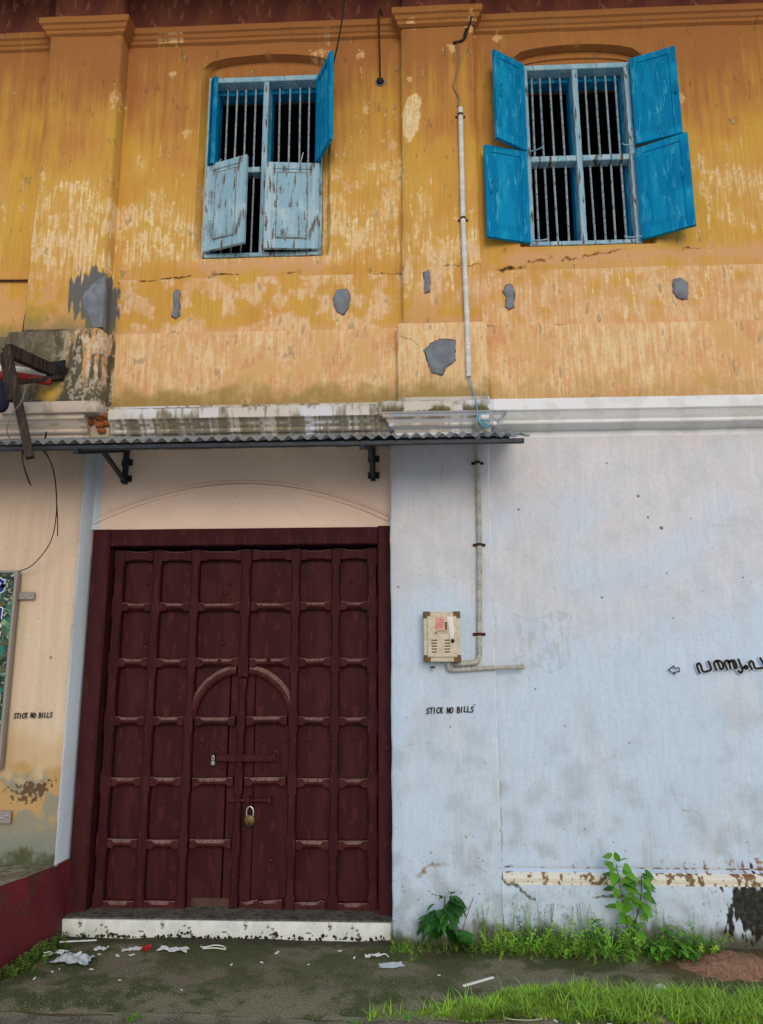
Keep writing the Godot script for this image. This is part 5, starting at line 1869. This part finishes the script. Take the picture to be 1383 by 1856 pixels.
	tube(st, spline([Vector3(0.348, 5.94, 0.093), Vector3(0.352, 5.84, 0.091), Vector3(0.345, 5.72, 0.092), Vector3(0.312, 5.60, 0.093), Vector3(0.318, 5.55, 0.095), Vector3(0.345, 5.48, 0.095), Vector3(0.338, 5.42, 0.10), Vector3(0.352, 5.385, 0.107)]), 0.0045, 6)
	tag(obj("grey_wire", st, mat("wire_grey", Color(0.50, 0.47, 0.42), 0.6), null, Vector3(0.352, 5.385, 0.08)), "thin grey wire wriggling down into the top of the white conduit", "wire")
	# wires at the left
	st = begin()
	tube(st, spline([Vector3(-4.2, 4.26, 0.012), Vector3(-2.9, 4.215, 0.014), Vector3(-2.645, 4.21, 0.014)]), 0.008, 6)
	tube(st, spline([Vector3(-2.66, 4.205, 0.016), Vector3(-2.665, 4.1, 0.014), Vector3(-2.68, 3.9, 0.012), Vector3(-2.685, 3.79, 0.014)]), 0.008, 6)
	tag(obj("wall_cable", st, M.rust, null, Vector3(-2.68, 3.79, 0.01)), "old brown cable on the ochre wall at the far left", "cable")
	st = begin()
	tube(st, spline([Vector3(-2.19, 2.84, 0.58), Vector3(-2.15, 2.78, 0.56), Vector3(-2.13, 2.68, 0.5), Vector3(-2.17, 2.50, 0.36), Vector3(-2.27, 2.33, 0.2), Vector3(-2.42, 2.20, 0.1), Vector3(-2.53, 2.16, 0.06)]), 0.0032, 6)
	tag(obj("sagging_wire", st, M.black_rubber, null, Vector3(-2.53, 2.16, 0.06)), "black wire sagging from the awning to the top of the signboard", "wire")
	st = begin()
	tube(st, spline([Vector3(-2.21, 2.84, 0.56), Vector3(-2.16, 2.77, 0.52), Vector3(-2.15, 2.66, 0.45), Vector3(-2.19, 2.46, 0.30), Vector3(-2.22, 2.36, 0.22)]), 0.0032, 6)
	tag(obj("loose_wire", st, M.black_rubber, null, Vector3(-2.22, 2.36, 0.22)), "loose black wire end dangling under the awning beside the sagging wire", "wire")
	st = begin()
	tube(st, spline([Vector3(-2.30, 2.85, 0.57), Vector3(-2.30, 2.76, 0.56), Vector3(-2.275, 2.67, 0.54), Vector3(-2.255, 2.61, 0.52)]), 0.0036, 6)
	tube(st, spline([Vector3(-2.29, 2.85, 0.57), Vector3(-2.295, 2.74, 0.56), Vector3(-2.262, 2.62, 0.53)]), 0.003, 6)
	tag(obj("wire_tail", st, M.black_rubber, null, Vector3(-2.255, 2.61, 0.52)), "pair of short wire tails hanging under the awning left of the timber post", "wire")
	st = begin()
	tube(st, spline([Vector3(-2.245, 3.16, 0.70), Vector3(-2.245, 3.06, 0.725), Vector3(-2.30, 2.98, 0.72), Vector3(-2.33, 2.90, 0.70), Vector3(-2.335, 2.85, 0.64)]), 0.003, 6)
	tag(obj("tied_wire", st, mat("wire_pale", Color(0.42, 0.44, 0.42), 0.6), null, Vector3(-2.335, 2.85, 0.64)), "thin pale wire wrapped across the hanging timber post", "wire")
	st = begin()
	tube(st, spline([Vector3(-4.0, 3.06, 0.075), Vector3(-2.7, 3.02, 0.08), Vector3(-2.45, 3.015, 0.09), Vector3(-2.36, 3.04, 0.2)]), 0.006, 6)
	tag(obj("cornice_wire", st, M.black_rubber, null, Vector3(-2.36, 3.04, 0.2)), "black wire strung along the cornice at the far left", "wire")


func make_signboard() -> void:
	var t := thing("signboard", Vector3(-2.9, 1.0, 0.06), "dark printed advertising board with blue vertical letters on the cream wall", "signboard")
	var st := begin()
	bbox(st, Vector3(-3.30, 0.95, 0.03), Vector3(-2.535, 2.165, 0.070), 0.003)
	obj("frame", st, M.sign_edge, t)
	var n := 256
	var a := seamless_bytes(n, n, 301, 0.03, 3)
	var b := seamless_bytes(n, n, 302, 0.05, 2)
	var d := PackedByteArray()
	d.resize(n * n * 3)
	for k in n * n:
		var fa := a[k] / 255.0
		var fb := b[k] / 255.0
		var col := Color(0.07, 0.17, 0.16).lerp(Color(0.16, 0.30, 0.27), smoothstep(0.35, 0.55, fa))
		col = col.lerp(Color(0.12, 0.52, 0.45), smoothstep(0.60, 0.64, fa) * 0.8)
		col = col.lerp(Color(0.66, 0.68, 0.52), smoothstep(0.60, 0.63, fb) * smoothstep(0.72, 0.69, fb))
		col = col.lerp(Color(0.36, 0.36, 0.22), smoothstep(0.36, 0.33, fb))
		d[k * 3] = int(col.r * 255)
		d[k * 3 + 1] = int(col.g * 255)
		d[k * 3 + 2] = int(col.b * 255)
	var m := mat("sign_print", Color.WHITE, 0.35)
	m.albedo_texture = tex_from(d, n, n)
	m.uv1_triplanar = true
	m.uv1_world_triplanar = true
	m.uv1_scale = Vector3(1.1, 1.1, 1.1)
	st = begin()
	bbox(st, Vector3(-3.29, 0.96, 0.065), Vector3(-2.553, 2.152, 0.0735), 0.001)
	var p := obj("printed_face", st, m, t)
	var y := 2.032
	for ch in ["G", "I", "N", "G"]:
		var w := 0.075 if ch != "I" else 0.04
		var x := -2.688 if ch != "I" else -2.668
		st = begin()
		letter(st, ch, Vector2(x, y), w, 0.07, 0.034, 0.0760, 0.0)
		var l := obj("letter_outline", st, M.halo_paint, t)
		st = begin()
		letter(st, ch, Vector2(x, y), w, 0.07, 0.021, 0.0785, 0.0)
		obj("letter_fill", st, M.letter_blue, l)
		y -= 0.092
	for q in [[-2.545, -2.437, 1.982, 2.030], [-2.545, -2.462, 0.632, 0.705]]:
		st = begin()
		bbox(st, Vector3(q[0], q[2], 0.012), Vector3(q[1], q[3], 0.030), 0.003)
		var br := obj("bracket", st, M.sign_edge, t)
		for k in 2:
			st = begin()
			lathe(st, Vector3(q[1] - 0.022 - 0.03 * k, (q[2] + q[3]) / 2 + (0.008 if k == 0 else -0.006), 0.029), Vector3(0, 0, 1), [Vector2(0, 0.008), Vector2(0.005, 0.007), Vector2(0.007, 0)], 8)
			obj("screw", st, M.steel, br)


# ------------------------------------------------------------------ plants
# one folded, drooping leaf from p along dir
func leaf(st: SurfaceTool, p: Vector3, dir: Vector3, L: float, W: float, droop: float, heart := false, up := Vector3.UP) -> void:
	dir = dir.normalized()
	var side := dir.cross(up)
	if side.length() < 0.05:
		side = dir.cross(Vector3(1, 0, 0.3))
	side = side.normalized()
	var nrm := side.cross(dir).normalized()
	var n := 6
	var prev := []
	st.set_smooth_group(1)
	for i in n + 1:
		var t := float(i) / n
		var w := sin(PI * pow(t, 0.75)) * W / 2 if not heart else W / 2 * (sin(PI * minf(1.0, 0.16 + t * 0.84)) ** 0.7) * (1.0 - 0.35 * t)
		if i == n:
			w = 0.0005
		var c := p + dir * (L * t) + Vector3.DOWN * (droop * t * t * L)
		var fold := 0.28 * w
		var cur := [c - side * w + nrm * fold, c, c + side * w + nrm * fold]
		if prev.size():
			quad(st, prev[0], prev[1], cur[1], cur[0], nrm)
			quad(st, prev[1], prev[2], cur[2], cur[1], nrm)
		prev = cur
	st.set_smooth_group(-1)


func scatter(called: String, mesh: Mesh, m: Material, xf: Array, cols: Array, label: String) -> void:
	var mm := MultiMesh.new()
	mm.transform_format = MultiMesh.TRANSFORM_3D
	mm.use_colors = true
	mm.mesh = mesh
	mm.instance_count = xf.size()
	for i in xf.size():
		mm.set_instance_transform(i, xf[i])
		mm.set_instance_color(i, cols[i])
	var o := MultiMeshInstance3D.new()
	o.name = called
	o.multimesh = mm
	o.material_override = m
	add_child(o)
	tag(o, label, "", "", "stuff")


func blades(n: int, hgt: float, w: float, spread: float) -> Mesh:
	var st := begin()
	for i in n:
		var a := TAU * i / n + rng.randf() * 0.8
		var out := Vector3(cos(a), 0, sin(a))
		var side := Vector3(-out.z, 0, out.x)
		var h := hgt * rng.randf_range(0.6, 1.0)
		var prev := []
		for k in 4:
			var t := k / 3.0
			var c := out * (spread * t * t * h + 0.004) + Vector3.UP * (h * (t - 0.25 * t * t * spread))
			var ww := w * (1.0 - t * 0.95) / 2
			var cur := [c - side * ww, c + side * ww]
			if prev.size():
				quad(st, prev[0], prev[1], cur[1], cur[0], Vector3.UP + out)
			prev = cur
	st.generate_normals()
	return st.commit()


# a sprig of small leaves on a thin stem
func sprig(hgt: float, n: int, L: float, W: float) -> Mesh:
	var st := begin()
	tube(st, [Vector3.ZERO, Vector3(0.01, hgt * 0.5, 0.0), Vector3(0.0, hgt, 0.01)], 0.0015, 4, false)
	for i in n:
		var t := 0.05 + 0.95 * pow(float(i) / n, 0.8)
		var a := i * 2.4 + rng.randf() * 0.5
		leaf(st, Vector3(0.01 * sin(PI * t), hgt * t, 0.005 * t), Vector3(cos(a), rng.randf_range(0.2, 0.9), sin(a)), L * rng.randf_range(0.7, 1.2) * (1.15 - 0.5 * t), W, 0.3)
	st.generate_normals()
	return st.commit()


func tint(r: float, g: float, b: float, v := 0.25) -> Color:
	var k := rng.randf_range(1.0 - v, 1.0 + v)
	var y := rng.randf_range(-0.2, 0.25)
	return Color(r * k * (1.0 + y), g * k, b * k)


func make_plants() -> void:
	var st: SurfaceTool
	# dark leafy plant at the foot of the pilaster
	var t := thing("broadleaf_plant", Vector3(0.14, 0.0, 0.12), "bushy plant with large dark drooping leaves at the foot of the white pilaster", "plant")
	st = begin()
	tube(st, spline([Vector3(0.14, -0.01, 0.11), Vector3(0.138, 0.12, 0.115), Vector3(0.145, 0.24, 0.12), Vector3(0.15, 0.285, 0.12)]), 0.007, 6, true, 0.003)
	tube(st, spline([Vector3(0.15, 0.23, 0.12), Vector3(0.175, 0.265, 0.125), Vector3(0.185, 0.30, 0.125)]), 0.004, 6, true, 0.002)
	tube(st, spline([Vector3(0.16, 0.23, 0.125), Vector3(0.19, 0.25, 0.13), Vector3(0.205, 0.21, 0.135), Vector3(0.207, 0.18, 0.135)]), 0.003, 6, true, 0.002)
	obj("stem", st, M.stem, t)
	for i in 76:
		var f := fposmod(i * 0.618, 1.0)
		var h := lerpf(0.05, 0.285, f)
		var a := i * 2.399
		var wide := 0.032 + 0.042 * (1.0 - f)
		var out := Vector3(cos(a), rng.randf_range(-0.95, 0.30), sin(a) * 0.8 + 0.25)
		st = begin()
		leaf(st, Vector3(0.14 + cos(a) * wide, h, 0.12 + sin(a) * wide * 0.8), out, rng.randf_range(0.085, 0.118), rng.randf_range(0.050, 0.066), rng.randf_range(0.15, 0.7), false, Vector3(rng.randf_range(-0.3, 0.3), 1, rng.randf_range(0.0, 0.5)))
		obj("leaf", st, M.leaf_mid if rng.randf() < 0.3 else M.leaf_dark, t)
	for q in [[0.10, 0.285, -0.5, 0.5, 0.05], [0.125, 0.275, -0.2, 0.6, 0.045], [0.15, 0.275, -0.6, 0.25, 0.05], [0.16, 0.28, 0.4, 0.2, 0.05], [0.185, 0.295, 0.3, 0.9, 0.035], [0.185, 0.30, -0.5, 0.5, 0.035], [0.188, 0.285, 0.9, -0.25, 0.055], [0.205, 0.26, 0.45, -0.75, 0.07], [0.09, 0.245, -0.8, -0.3, 0.06], [0.19, 0.30, 0.7, 0.5, 0.025], [0.165, 0.24, 0.5, -0.7, 0.07]]:
		st = begin()
		leaf(st, Vector3(q[0], q[1], 0.135), Vector3(q[2], q[3], 0.35), q[4], 0.028, 0.35)
		obj("leaf", st, M.leaf_mid, t)
	# tall sapling
	t = thing("sapling", Vector3(1.18, 0.0, 0.06), "tall two-stemmed sapling with pale pointed leaves before the wall ledge", "sapling")
	var s1 := spline([Vector3(1.185, -0.01, 0.06), Vector3(1.165, 0.16, 0.075), Vector3(1.145, 0.30, 0.085), Vector3(1.125, 0.455, 0.09)])
	var s2 := spline([Vector3(1.19, -0.01, 0.06), Vector3(1.215, 0.14, 0.08), Vector3(1.25, 0.27, 0.09), Vector3(1.262, 0.395, 0.095)])
	for s in [s1, s2]:
		st = begin()
		tube(st, s, 0.0055, 6, true, 0.0025)
		obj("stem", st, M.stem, t)
	for k in 2:
		var s: Array = s1 if k == 0 else s2
		for i in 21:
			var f := lerpf(0.30, 1.0, pow(i / 20.0, 0.6))
			var p: Vector3 = s[mini(int(f * (s.size() - 1)), s.size() - 1)]
			var a := i * 2.1 + k * 1.3
			var out := Vector3(cos(a), rng.randf_range(-0.25, 0.45), sin(a) * 0.8 + 0.25).normalized()
			var pet := rng.randf_range(0.02, 0.05)
			st = begin()
			tube(st, [p, p + out * pet * 0.6 + Vector3.UP * 0.006, p + out * pet], 0.0012, 4, false)
			leaf(st, p + out * pet, out + Vector3.DOWN * 0.12, rng.randf_range(0.06, 0.09) * (1.0 if f < 0.93 else 0.75), rng.randf_range(0.046, 0.066), rng.randf_range(0.05, 0.6), true, Vector3(rng.randf_range(-0.3, 0.3), 1.0, rng.randf_range(0.2, 1.2)))
			obj("leaf", st, M.leaf_light if rng.randf() < 0.55 else M.leaf_mid, t)
	for q in [[1.10, 0.46, -0.6, 0.25], [1.13, 0.47, -0.2, 1.1], [1.135, 0.465, 0.5, 0.4], [1.275, 0.385, 0.8, 0.0]]:
		st = begin()
		leaf(st, Vector3(q[0], q[1], 0.10), Vector3(q[2], q[3], 0.3), 0.07, 0.045, 0.2, true)
		obj("leaf", st, M.leaf_light, t)
	# smaller broad-leaved seedlings among the weeds
	for q in [[0.98, 0.10, 0.16, 14, "pale seedling with broad leaves just left of the tall sapling"], [1.42, 0.13, 0.15, 15, "round-leaved seedling right of the sapling"], [1.30, 0.20, 0.07, 16, "low rosette of round leaves in front of the sapling"], [1.47, 0.19, 0.06, 12, "low rosette of round leaves beside the heap of soil"]]:
		t = thing("seedling", Vector3(q[0], 0, q[1]), q[4], "seedling")
		for i in q[3]:
			var a: float = i * 2.4
			var h: float = q[2] * rng.randf_range(0.25, 1.0)
			var p := Vector3(q[0] + rng.randf_range(-0.05, 0.05), h, q[1] + rng.randf_range(-0.03, 0.03))
			st = begin()
			tube(st, [Vector3(q[0], 0.0, q[1]), Vector3(q[0], h * 0.6, q[1]), p], 0.0013, 4, false)
			leaf(st, p, Vector3(cos(a), rng.randf_range(-0.1, 0.4), sin(a) + 0.2), rng.randf_range(0.04, 0.06), rng.randf_range(0.036, 0.05), 0.5, true)
			obj("leaf", st, M.leaf_light if i % 3 else M.leaf_mid, t)
	# dry twigs
	st = begin()
	tube(st, spline([Vector3(0.225, 0.0, 0.06), Vector3(0.26, 0.12, 0.05), Vector3(0.315, 0.25, 0.03)]), 0.0018, 5)
	tube(st, [Vector3(0.235, 0.05, 0.06), Vector3(0.21, 0.14, 0.07), Vector3(0.30, 0.21, 0.04)], 0.0015, 5)
	tag(obj("dry_twig", st, mat("twig", Color(0.36, 0.31, 0.25), 0.9), null, Vector3(0.225, 0, 0.06)), "thin dry twigs leaning on the wall right of the broadleaf plant", "twig")
	# feathery weeds along the wall
	var sp := [sprig(0.16, 16, 0.030, 0.008), sprig(0.12, 18, 0.026, 0.010), blades(9, 0.15, 0.006, 0.9)]
	var names := ["weeds", "weeds", "weeds"]
	for k in 3:
		var xf := []
		var cols := []
		for i in 190:
			var x := rng.randf_range(-0.16, 1.62)
			if absf(x - 0.14) < 0.10 and rng.randf() < 0.85:
				continue
			if x > 0.0 and x < 0.30 and rng.randf() < 0.4:
				continue
			var dens := 0.45 + 0.55 * nz.get_noise_2d(x * 2.4, 7.0) + 0.35 * smoothstep(0.3, 1.0, x)
			if rng.randf() > dens + 0.35:
				continue
			var z := 0.02 + absf(rng.randfn(0.0, 0.07)) + 0.05 * smoothstep(0.5, 1.2, x) * rng.randf()
			var s := (0.28 + 0.95 * pow(rng.randf(), 1.8)) * (0.55 + 0.75 * dens) * (0.6 if x < 0.05 else 1.0)
			if z > 0.12:
				s *= 0.6
			var b := Basis(Vector3.UP, rng.randf() * TAU).rotated(Vector3(1, 0, 0), rng.randf_range(-0.1, 0.75)).rotated(Vector3(0, 0, 1), rng.randf_range(-0.75, 0.75)).scaled(Vector3.ONE * s)
			xf.append(Transform3D(b, Vector3(x, ground_y(x, z) - 0.004, z)))
			cols.append(tint(0.17, 0.35, 0.035, 0.5))
		scatter("weeds" if k == 0 else "weeds_%03d" % k, sp[k], M.blade, xf, cols, "feathery green weeds growing along the foot of the white wall")
	var wx := []
	var wc := []
	for i in 60:
		var c0: float = [0.42, 0.58, 0.72, 0.97, 1.33][i % 5]
		var x := c0 + rng.randfn(0, 0.05)
		var z := 0.03 + rng.randf() * 0.05
		wx.append(Transform3D(Basis(Vector3.UP, rng.randf() * TAU).rotated(Vector3(0, 0, 1), rng.randf_range(-0.35, 0.35)).scaled(Vector3(0.9, 1.25, 0.9) * rng.randf_range(0.6, 1.15)), Vector3(x, ground_y(x, z) - 0.004, z)))
		wc.append(tint(0.23, 0.38, 0.08, 0.35))
	scatter("weeds_004", sprig(0.19, 26, 0.022, 0.005), M.blade, wx, wc, "taller wispy pale weeds standing above the weeds along the wall")
	# weeds in the corner by the platform
	var xf2 := []
	var cols2 := []
	for i in 190:
		var f := rng.randf()
		var z := lerpf(0.05, 0.72, f)
		var x := lerpf(-2.12, -2.20, f) - 0.06 * z + absf(rng.randfn(0, 0.075)) * (1.0 - 0.5 * f)
		var s := rng.randf_range(0.35, 0.85) * (1.0 - 0.35 * f)
		xf2.append(Transform3D(Basis(Vector3.UP, rng.randf() * TAU).rotated(Vector3(0, 0, 1), rng.randf_range(-0.6, 0.3)).scaled(Vector3.ONE * s), Vector3(x, ground_y(x, z) - 0.003, z)))
		cols2.append(tint(0.11, 0.20, 0.035, 0.4))
	scatter("weeds_003", sprig(0.10, 11, 0.034, 0.020), M.blade, xf2, cols2, "small leafy weeds in the corner between red platform and step")
	# the grass strip at the road's edge
	var short_b := blades(6, 0.034, 0.0055, 0.8)
	var tall_b := blades(4, 0.085, 0.006, 0.9)
	var xs := []
	var cs := []
	var xt := []
	var ct := []
	var tries := 0
	while xs.size() < 8500 and tries < 60000:
		tries += 1
		var x := rng.randf_range(-0.25, 2.45)
		var z := rng.randf_range(0.42, 0.91)
		var back := lerpf(0.79, 0.68, smoothstep(-0.2, 0.26, x))
		back = lerpf(back, 0.53, smoothstep(0.26, 0.52, x))
		back = lerpf(back, 0.57, smoothstep(0.8, 1.1, x))
		back += nz.get_noise_2d(x * 6.0, 2.0) * 0.05
		if z < back + rng.randf() * 0.03 or z > seam_z(x) - 0.045 + rng.randf() * 0.05:
			continue
		if nz.get_noise_2d(x * 5.0, z * 5.0) < -0.32 and x > 0.9:
			continue
		var s := rng.randf_range(0.55, 1.1) * lerpf(0.35, 1.0, smoothstep(-0.1, 0.35, x))
		var y := ground_y(x, minf(z, 0.9)) + 0.012 * bump01(x, 0.6, 0.4) * bump01(z, 0.7, 0.12)
		xs.append(Transform3D(Basis(Vector3.UP, rng.randf() * TAU).rotated(Vector3(1, 0, 0), rng.randf_range(-0.3, 0.3)).scaled(Vector3(s, s, s)), Vector3(x, y - 0.002, z)))
		var pt := 0.75 + 0.7 * nz.get_noise_2d(x * 4.0 + 30.0, z * 7.0) + 0.35 * smoothstep(back + 0.16, back, z)
		cs.append((tint(0.26, 0.48, 0.04, 0.35) if rng.randf() < 0.9 else tint(0.40, 0.40, 0.14)) * clampf(pt, 0.35, 1.2))
		if rng.randf() < (0.30 if x > 0.75 else 0.045):
			var st2 := rng.randf_range(0.5, 1.1)
			xt.append(Transform3D(Basis(Vector3.UP, rng.randf() * TAU).rotated(Vector3(1, 0, 0), rng.randf_range(-0.5, 0.5)).scaled(Vector3.ONE * st2), Vector3(x, y, z)))
			ct.append(tint(0.25, 0.44, 0.045, 0.4))
	for i in 150:  # wisps at the seam and along the weeds
		var x := rng.randf_range(-0.15, 1.7)
		var z := absf(rng.randfn(0.0, 0.05)) + 0.02
		xt.append(Transform3D(Basis(Vector3.UP, rng.randf() * TAU).scaled(Vector3.ONE * rng.randf_range(0.4, 1.0)), Vector3(x, ground_y(x, z), z)))
		ct.append(tint(0.14, 0.24, 0.05, 0.35))
	scatter("grass", short_b, M.blade, xs, cs, "short bright grass strip at the edge of the street")
	scatter("grass_001", tall_b, M.blade, xt, ct, "longer grass blades standing in the grass strip")
	# tufts in the joint of the road
	for q in [[-1.335, 0.915, 0.055, "grass tuft in the road joint before the left half of the gate"], [-0.30, 0.915, 0.03, "small grass tuft in the road joint before the right jamb"], [-0.06, 0.90, 0.03, "low bright tuft at the left tip of the grass strip"], [-2.21, 0.55, 0.07, "wispy grass tuft against the red platform"]]:
		st = begin()
		for i in 26:
			var a := rng.randf() * TAU
			var p := Vector3(q[0] + rng.randfn(0, 0.022), -0.036 if q[1] > 0.9 else -0.015, q[1] + rng.randfn(0, 0.012))
			leaf(st, p, Vector3(cos(a) * 0.6, 1.0, sin(a) * 0.6), q[2] * rng.randf_range(0.6, 1.2), 0.007, 0.5)
		tag(obj("grass_tuft", st, M.leaf_light, null, Vector3(q[0], -0.036, q[1])), q[3], "grass tuft")
	# heap of soil
	st = begin()
	st.set_smooth_group(1)
	for i in 40:
		for j in 26:
			var v := []
			for e in [[i, j], [i + 1, j], [i + 1, j + 1], [i, j + 1]]:
				var u: float = e[0] / 40.0 * 2.0 - 1.0
				var w: float = e[1] / 26.0 * 2.0 - 1.0
				var r := sqrt(u * u + w * w) * (1.0 + 0.25 * nz.get_noise_2d(u * 2.5 + 3.0, w * 2.5))
				var x := 1.67 + u * 0.34
				var z := 0.23 + w * 0.21
				v.append(Vector3(x, ground_y(x, z) - 0.008 + 0.055 * smoothstep(1.0, 0.2, r) + nz.get_noise_2d(x * 16.0, z * 16.0) * 0.010 * smoothstep(1.05, 0.8, r), z))
			quad(st, v[0], v[1], v[2], v[3], Vector3.UP)
	st.set_smooth_group(-1)
	tag(obj("soil_heap", st, M.soil, null, Vector3(1.67, 0, 0.23)), "low heap of reddish brown soil at the foot of the white wall", "soil heap")


# ------------------------------------------------------------------ litter
func crumpled(c: Vector2, L: float, W: float, turn: float, hgt: float, sd: float, m: Material, called: String, label: String, category: String) -> void:
	var st := begin()
	st.set_smooth_group(1)
	var n := 16
	for i in n:
		for j in 8:
			var v := []
			for e in [[i, j], [i + 1, j], [i + 1, j + 1], [i, j + 1]]:
				var u: float = e[0] / float(n) - 0.5
				var w: float = e[1] / 8.0 - 0.5
				var pinch := 1.0 + 0.5 * nz.get_noise_2d(u * 3.0 + sd, 4.0)
				var d := Vector2(u * L * (1.0 + 0.35 * nz.get_noise_2d(w * 3.0, sd)), w * W * pinch).rotated(turn)
				var y := ground_y(c.x + d.x, c.y + d.y) + 0.004 + hgt * (0.35 + 0.8 * nz.get_noise_2d(u * 3.2 + sd * 3.0, w * 3.2)) * (1.0 if hgt > 0.01 else 0.7)
				v.append(Vector3(c.x + d.x, maxf(y, ground_y(c.x + d.x, c.y + d.y) + 0.002), c.y + d.y))
			quad(st, v[0], v[1], v[2], v[3], Vector3.UP)
	st.set_smooth_group(-1)
	tag(obj(called, st, m, null, Vector3(c.x, 0, c.y)), label, category, "litter on the concrete apron")


func make_litter() -> void:
	crumpled(Vector2(-1.90, 0.275), 0.20, 0.12, 0.1, 0.030, 1.0, M.plastic_film, "plastic_bag", "crumpled pale plastic bag near the weeds left of the gate", "plastic bag")
	crumpled(Vector2(-2.03, 0.175), 0.09, 0.035, -0.2, 0.016, 2.0, M.white_paper, "paper_scrap", "curled white scrap just behind the plastic bag", "litter")
	crumpled(Vector2(-1.82, 0.120), 0.075, 0.045, 0.1, 0.012, 3.0, M.white_paper, "paper_scrap", "small white paper scrap below the step, first right of the weeds", "litter")
	crumpled(Vector2(-1.635, 0.128), 0.11, 0.045, -0.15, 0.010, 4.0, M.white_paper, "paper_scrap", "white paper scrap touching the red wrapper", "litter")
	crumpled(Vector2(-1.550, 0.135), 0.04, 0.05, 0.4, 0.030, 5.0, M.bright_red, "sweet_wrapper", "crumpled bright red wrapper on the concrete below the step", "wrapper")
	crumpled(Vector2(-1.395, 0.135), 0.165, 0.055, 0.12, 0.014, 6.0, M.white_paper, "paper_scrap", "longest white paper strip below the middle of the step", "litter")
	crumpled(Vector2(-0.255, 0.175), 0.09, 0.03, -0.2, 0.016, 7.0, M.white_paper, "paper_scrap", "white scrap at the right end of the step by the weeds", "litter")
	crumpled(Vector2(-0.155, 0.285), 0.13, 0.06, -0.25, 0.006, 8.0, M.plastic_film, "plastic_film", "flat grey piece of plastic film below the weeds", "litter")
	crumpled(Vector2(1.20, 0.555), 0.055, 0.05, 0.3, 0.045, 9.0, M.white_paper, "paper_wrapper", "white crumpled wrapper lying in the grass strip", "wrapper")
	var st := begin()
	beam(st, Vector3(0.215, 0.002, 0.585), Vector3(0.375, 0.012, 0.50), 0.018, 0.006, Vector3.UP, 0.002)
	tag(obj("white_stick", st, M.white_paper, null, Vector3(0.3, 0, 0.54)), "flat white stick on the concrete behind the grass", "stick")
	st = begin()
	tube(st, spline([Vector3(-1.24, 0.006, 0.13), Vector3(-1.21, 0.01, 0.15), Vector3(-1.16, 0.012, 0.125), Vector3(-1.11, 0.008, 0.13), Vector3(-1.09, 0.006, 0.165), Vector3(-1.15, 0.008, 0.155), Vector3(-1.22, 0.006, 0.16)]), 0.0035, 5)
	tag(obj("white_string", st, M.white_paper, null, Vector3(-1.16, 0, 0.14)), "looped white string below the centre of the step", "string")
	st = begin()
	tube(st, spline([Vector3(-0.26, 0.006, 0.21), Vector3(-0.22, 0.008, 0.225), Vector3(-0.19, 0.012, 0.215), Vector3(-0.17, 0.006, 0.24)]), 0.003, 5)
	tag(obj("white_string", st, M.white_paper, null, Vector3(-0.22, 0, 0.22)), "short white string beside the flat plastic film", "string")
	st = begin()
	tube(st, spline([Vector3(-2.08, 0.01, 0.27), Vector3(-2.05, 0.012, 0.255), Vector3(-2.03, 0.01, 0.28), Vector3(-2.07, 0.006, 0.30)]), 0.003, 5)
	tag(obj("white_string", st, M.white_paper, null, Vector3(-2.05, 0, 0.28)), "curl of white string left of the plastic bag", "string")
	st = begin()
	beam(st, Vector3(-2.06, 0.018, 0.125), Vector3(-1.86, 0.016, 0.085), 0.012, 0.006, Vector3.UP, 0.002)
	tag(obj("white_strip", st, M.white_paper, null, Vector3(-1.96, 0, 0.1)), "long thin white strip in the weeds at the left end of the step", "litter")
	st = begin()
	tube(st, spline([Vector3(0.38, -0.02, 0.855), Vector3(0.42, -0.018, 0.88), Vector3(0.5, -0.018, 0.885), Vector3(0.56, -0.018, 0.87)]), 0.003, 5)
	tag(obj("dry_stalk", st, mat("straw", Color(0.66, 0.68, 0.55), 0.8), null, Vector3(0.47, -0.03, 0.875)), "pale bent stalk at the front edge of the grass strip", "stalk")
	st = begin()
	for q in [[-1.69, 0.20, 0.018], [-1.61, 0.195, 0.016], [-1.80, 0.185, 0.010], [-0.80, 0.145, 0.02], [-0.36, 0.20, 0.014], [-1.02, 0.30, 0.012], [-0.86, 0.28, 0.012], [-1.76, 0.38, 0.012], [-1.95, 0.43, 0.010], [-2.0, 0.52, 0.014], [-0.45, 0.10, 0.012], [-0.60, 0.30, 0.008], [-1.93, 0.39, 0.008], [-1.88, 0.30, 0.010], [0.1, 0.4, 0.008], [0.62, 0.86, 0.012], [0.72, 0.87, 0.014], [0.86, 0.88, 0.012], [-1.55, 0.52, 0.008], [-1.2, 0.6, 0.008]]:
		var r: float = q[2]
		bbox(st, Vector3(-r, 0, -r * 0.4), Vector3(r, 0.004, r * 0.4), 0.0015, Transform3D(Basis(Vector3.UP, rng.randf() * 3.0), Vector3(q[0], ground_y(q[0], q[1]) + 0.002, q[1])))
	var fl := begin()
	for i in 46:
		var x := rng.randf_range(-2.1, 1.5)
		var z := 0.02 + 0.8 * pow(rng.randf(), 1.6)
		leaf(fl, Vector3(x, ground_y(x, z) + 0.006, z), Vector3(rng.randf_range(-1, 1), 0.08, rng.randf_range(-1, 1)), rng.randf_range(0.012, 0.034), rng.randf_range(0.006, 0.014), rng.randf_range(-0.1, 0.15))
	var dm := mat("dead_leaf", Color(0.34, 0.26, 0.15), 0.85)
	dm.cull_mode = BaseMaterial3D.CULL_DISABLED
	tag(obj("fallen_leaves", fl, dm, null), "small dry fallen leaves strewn over the concrete", "", "", "stuff")
	tag(obj("litter", st, M.white_paper, null), "tiny pale crumbs of litter strewn over the concrete", "", "", "stuff")
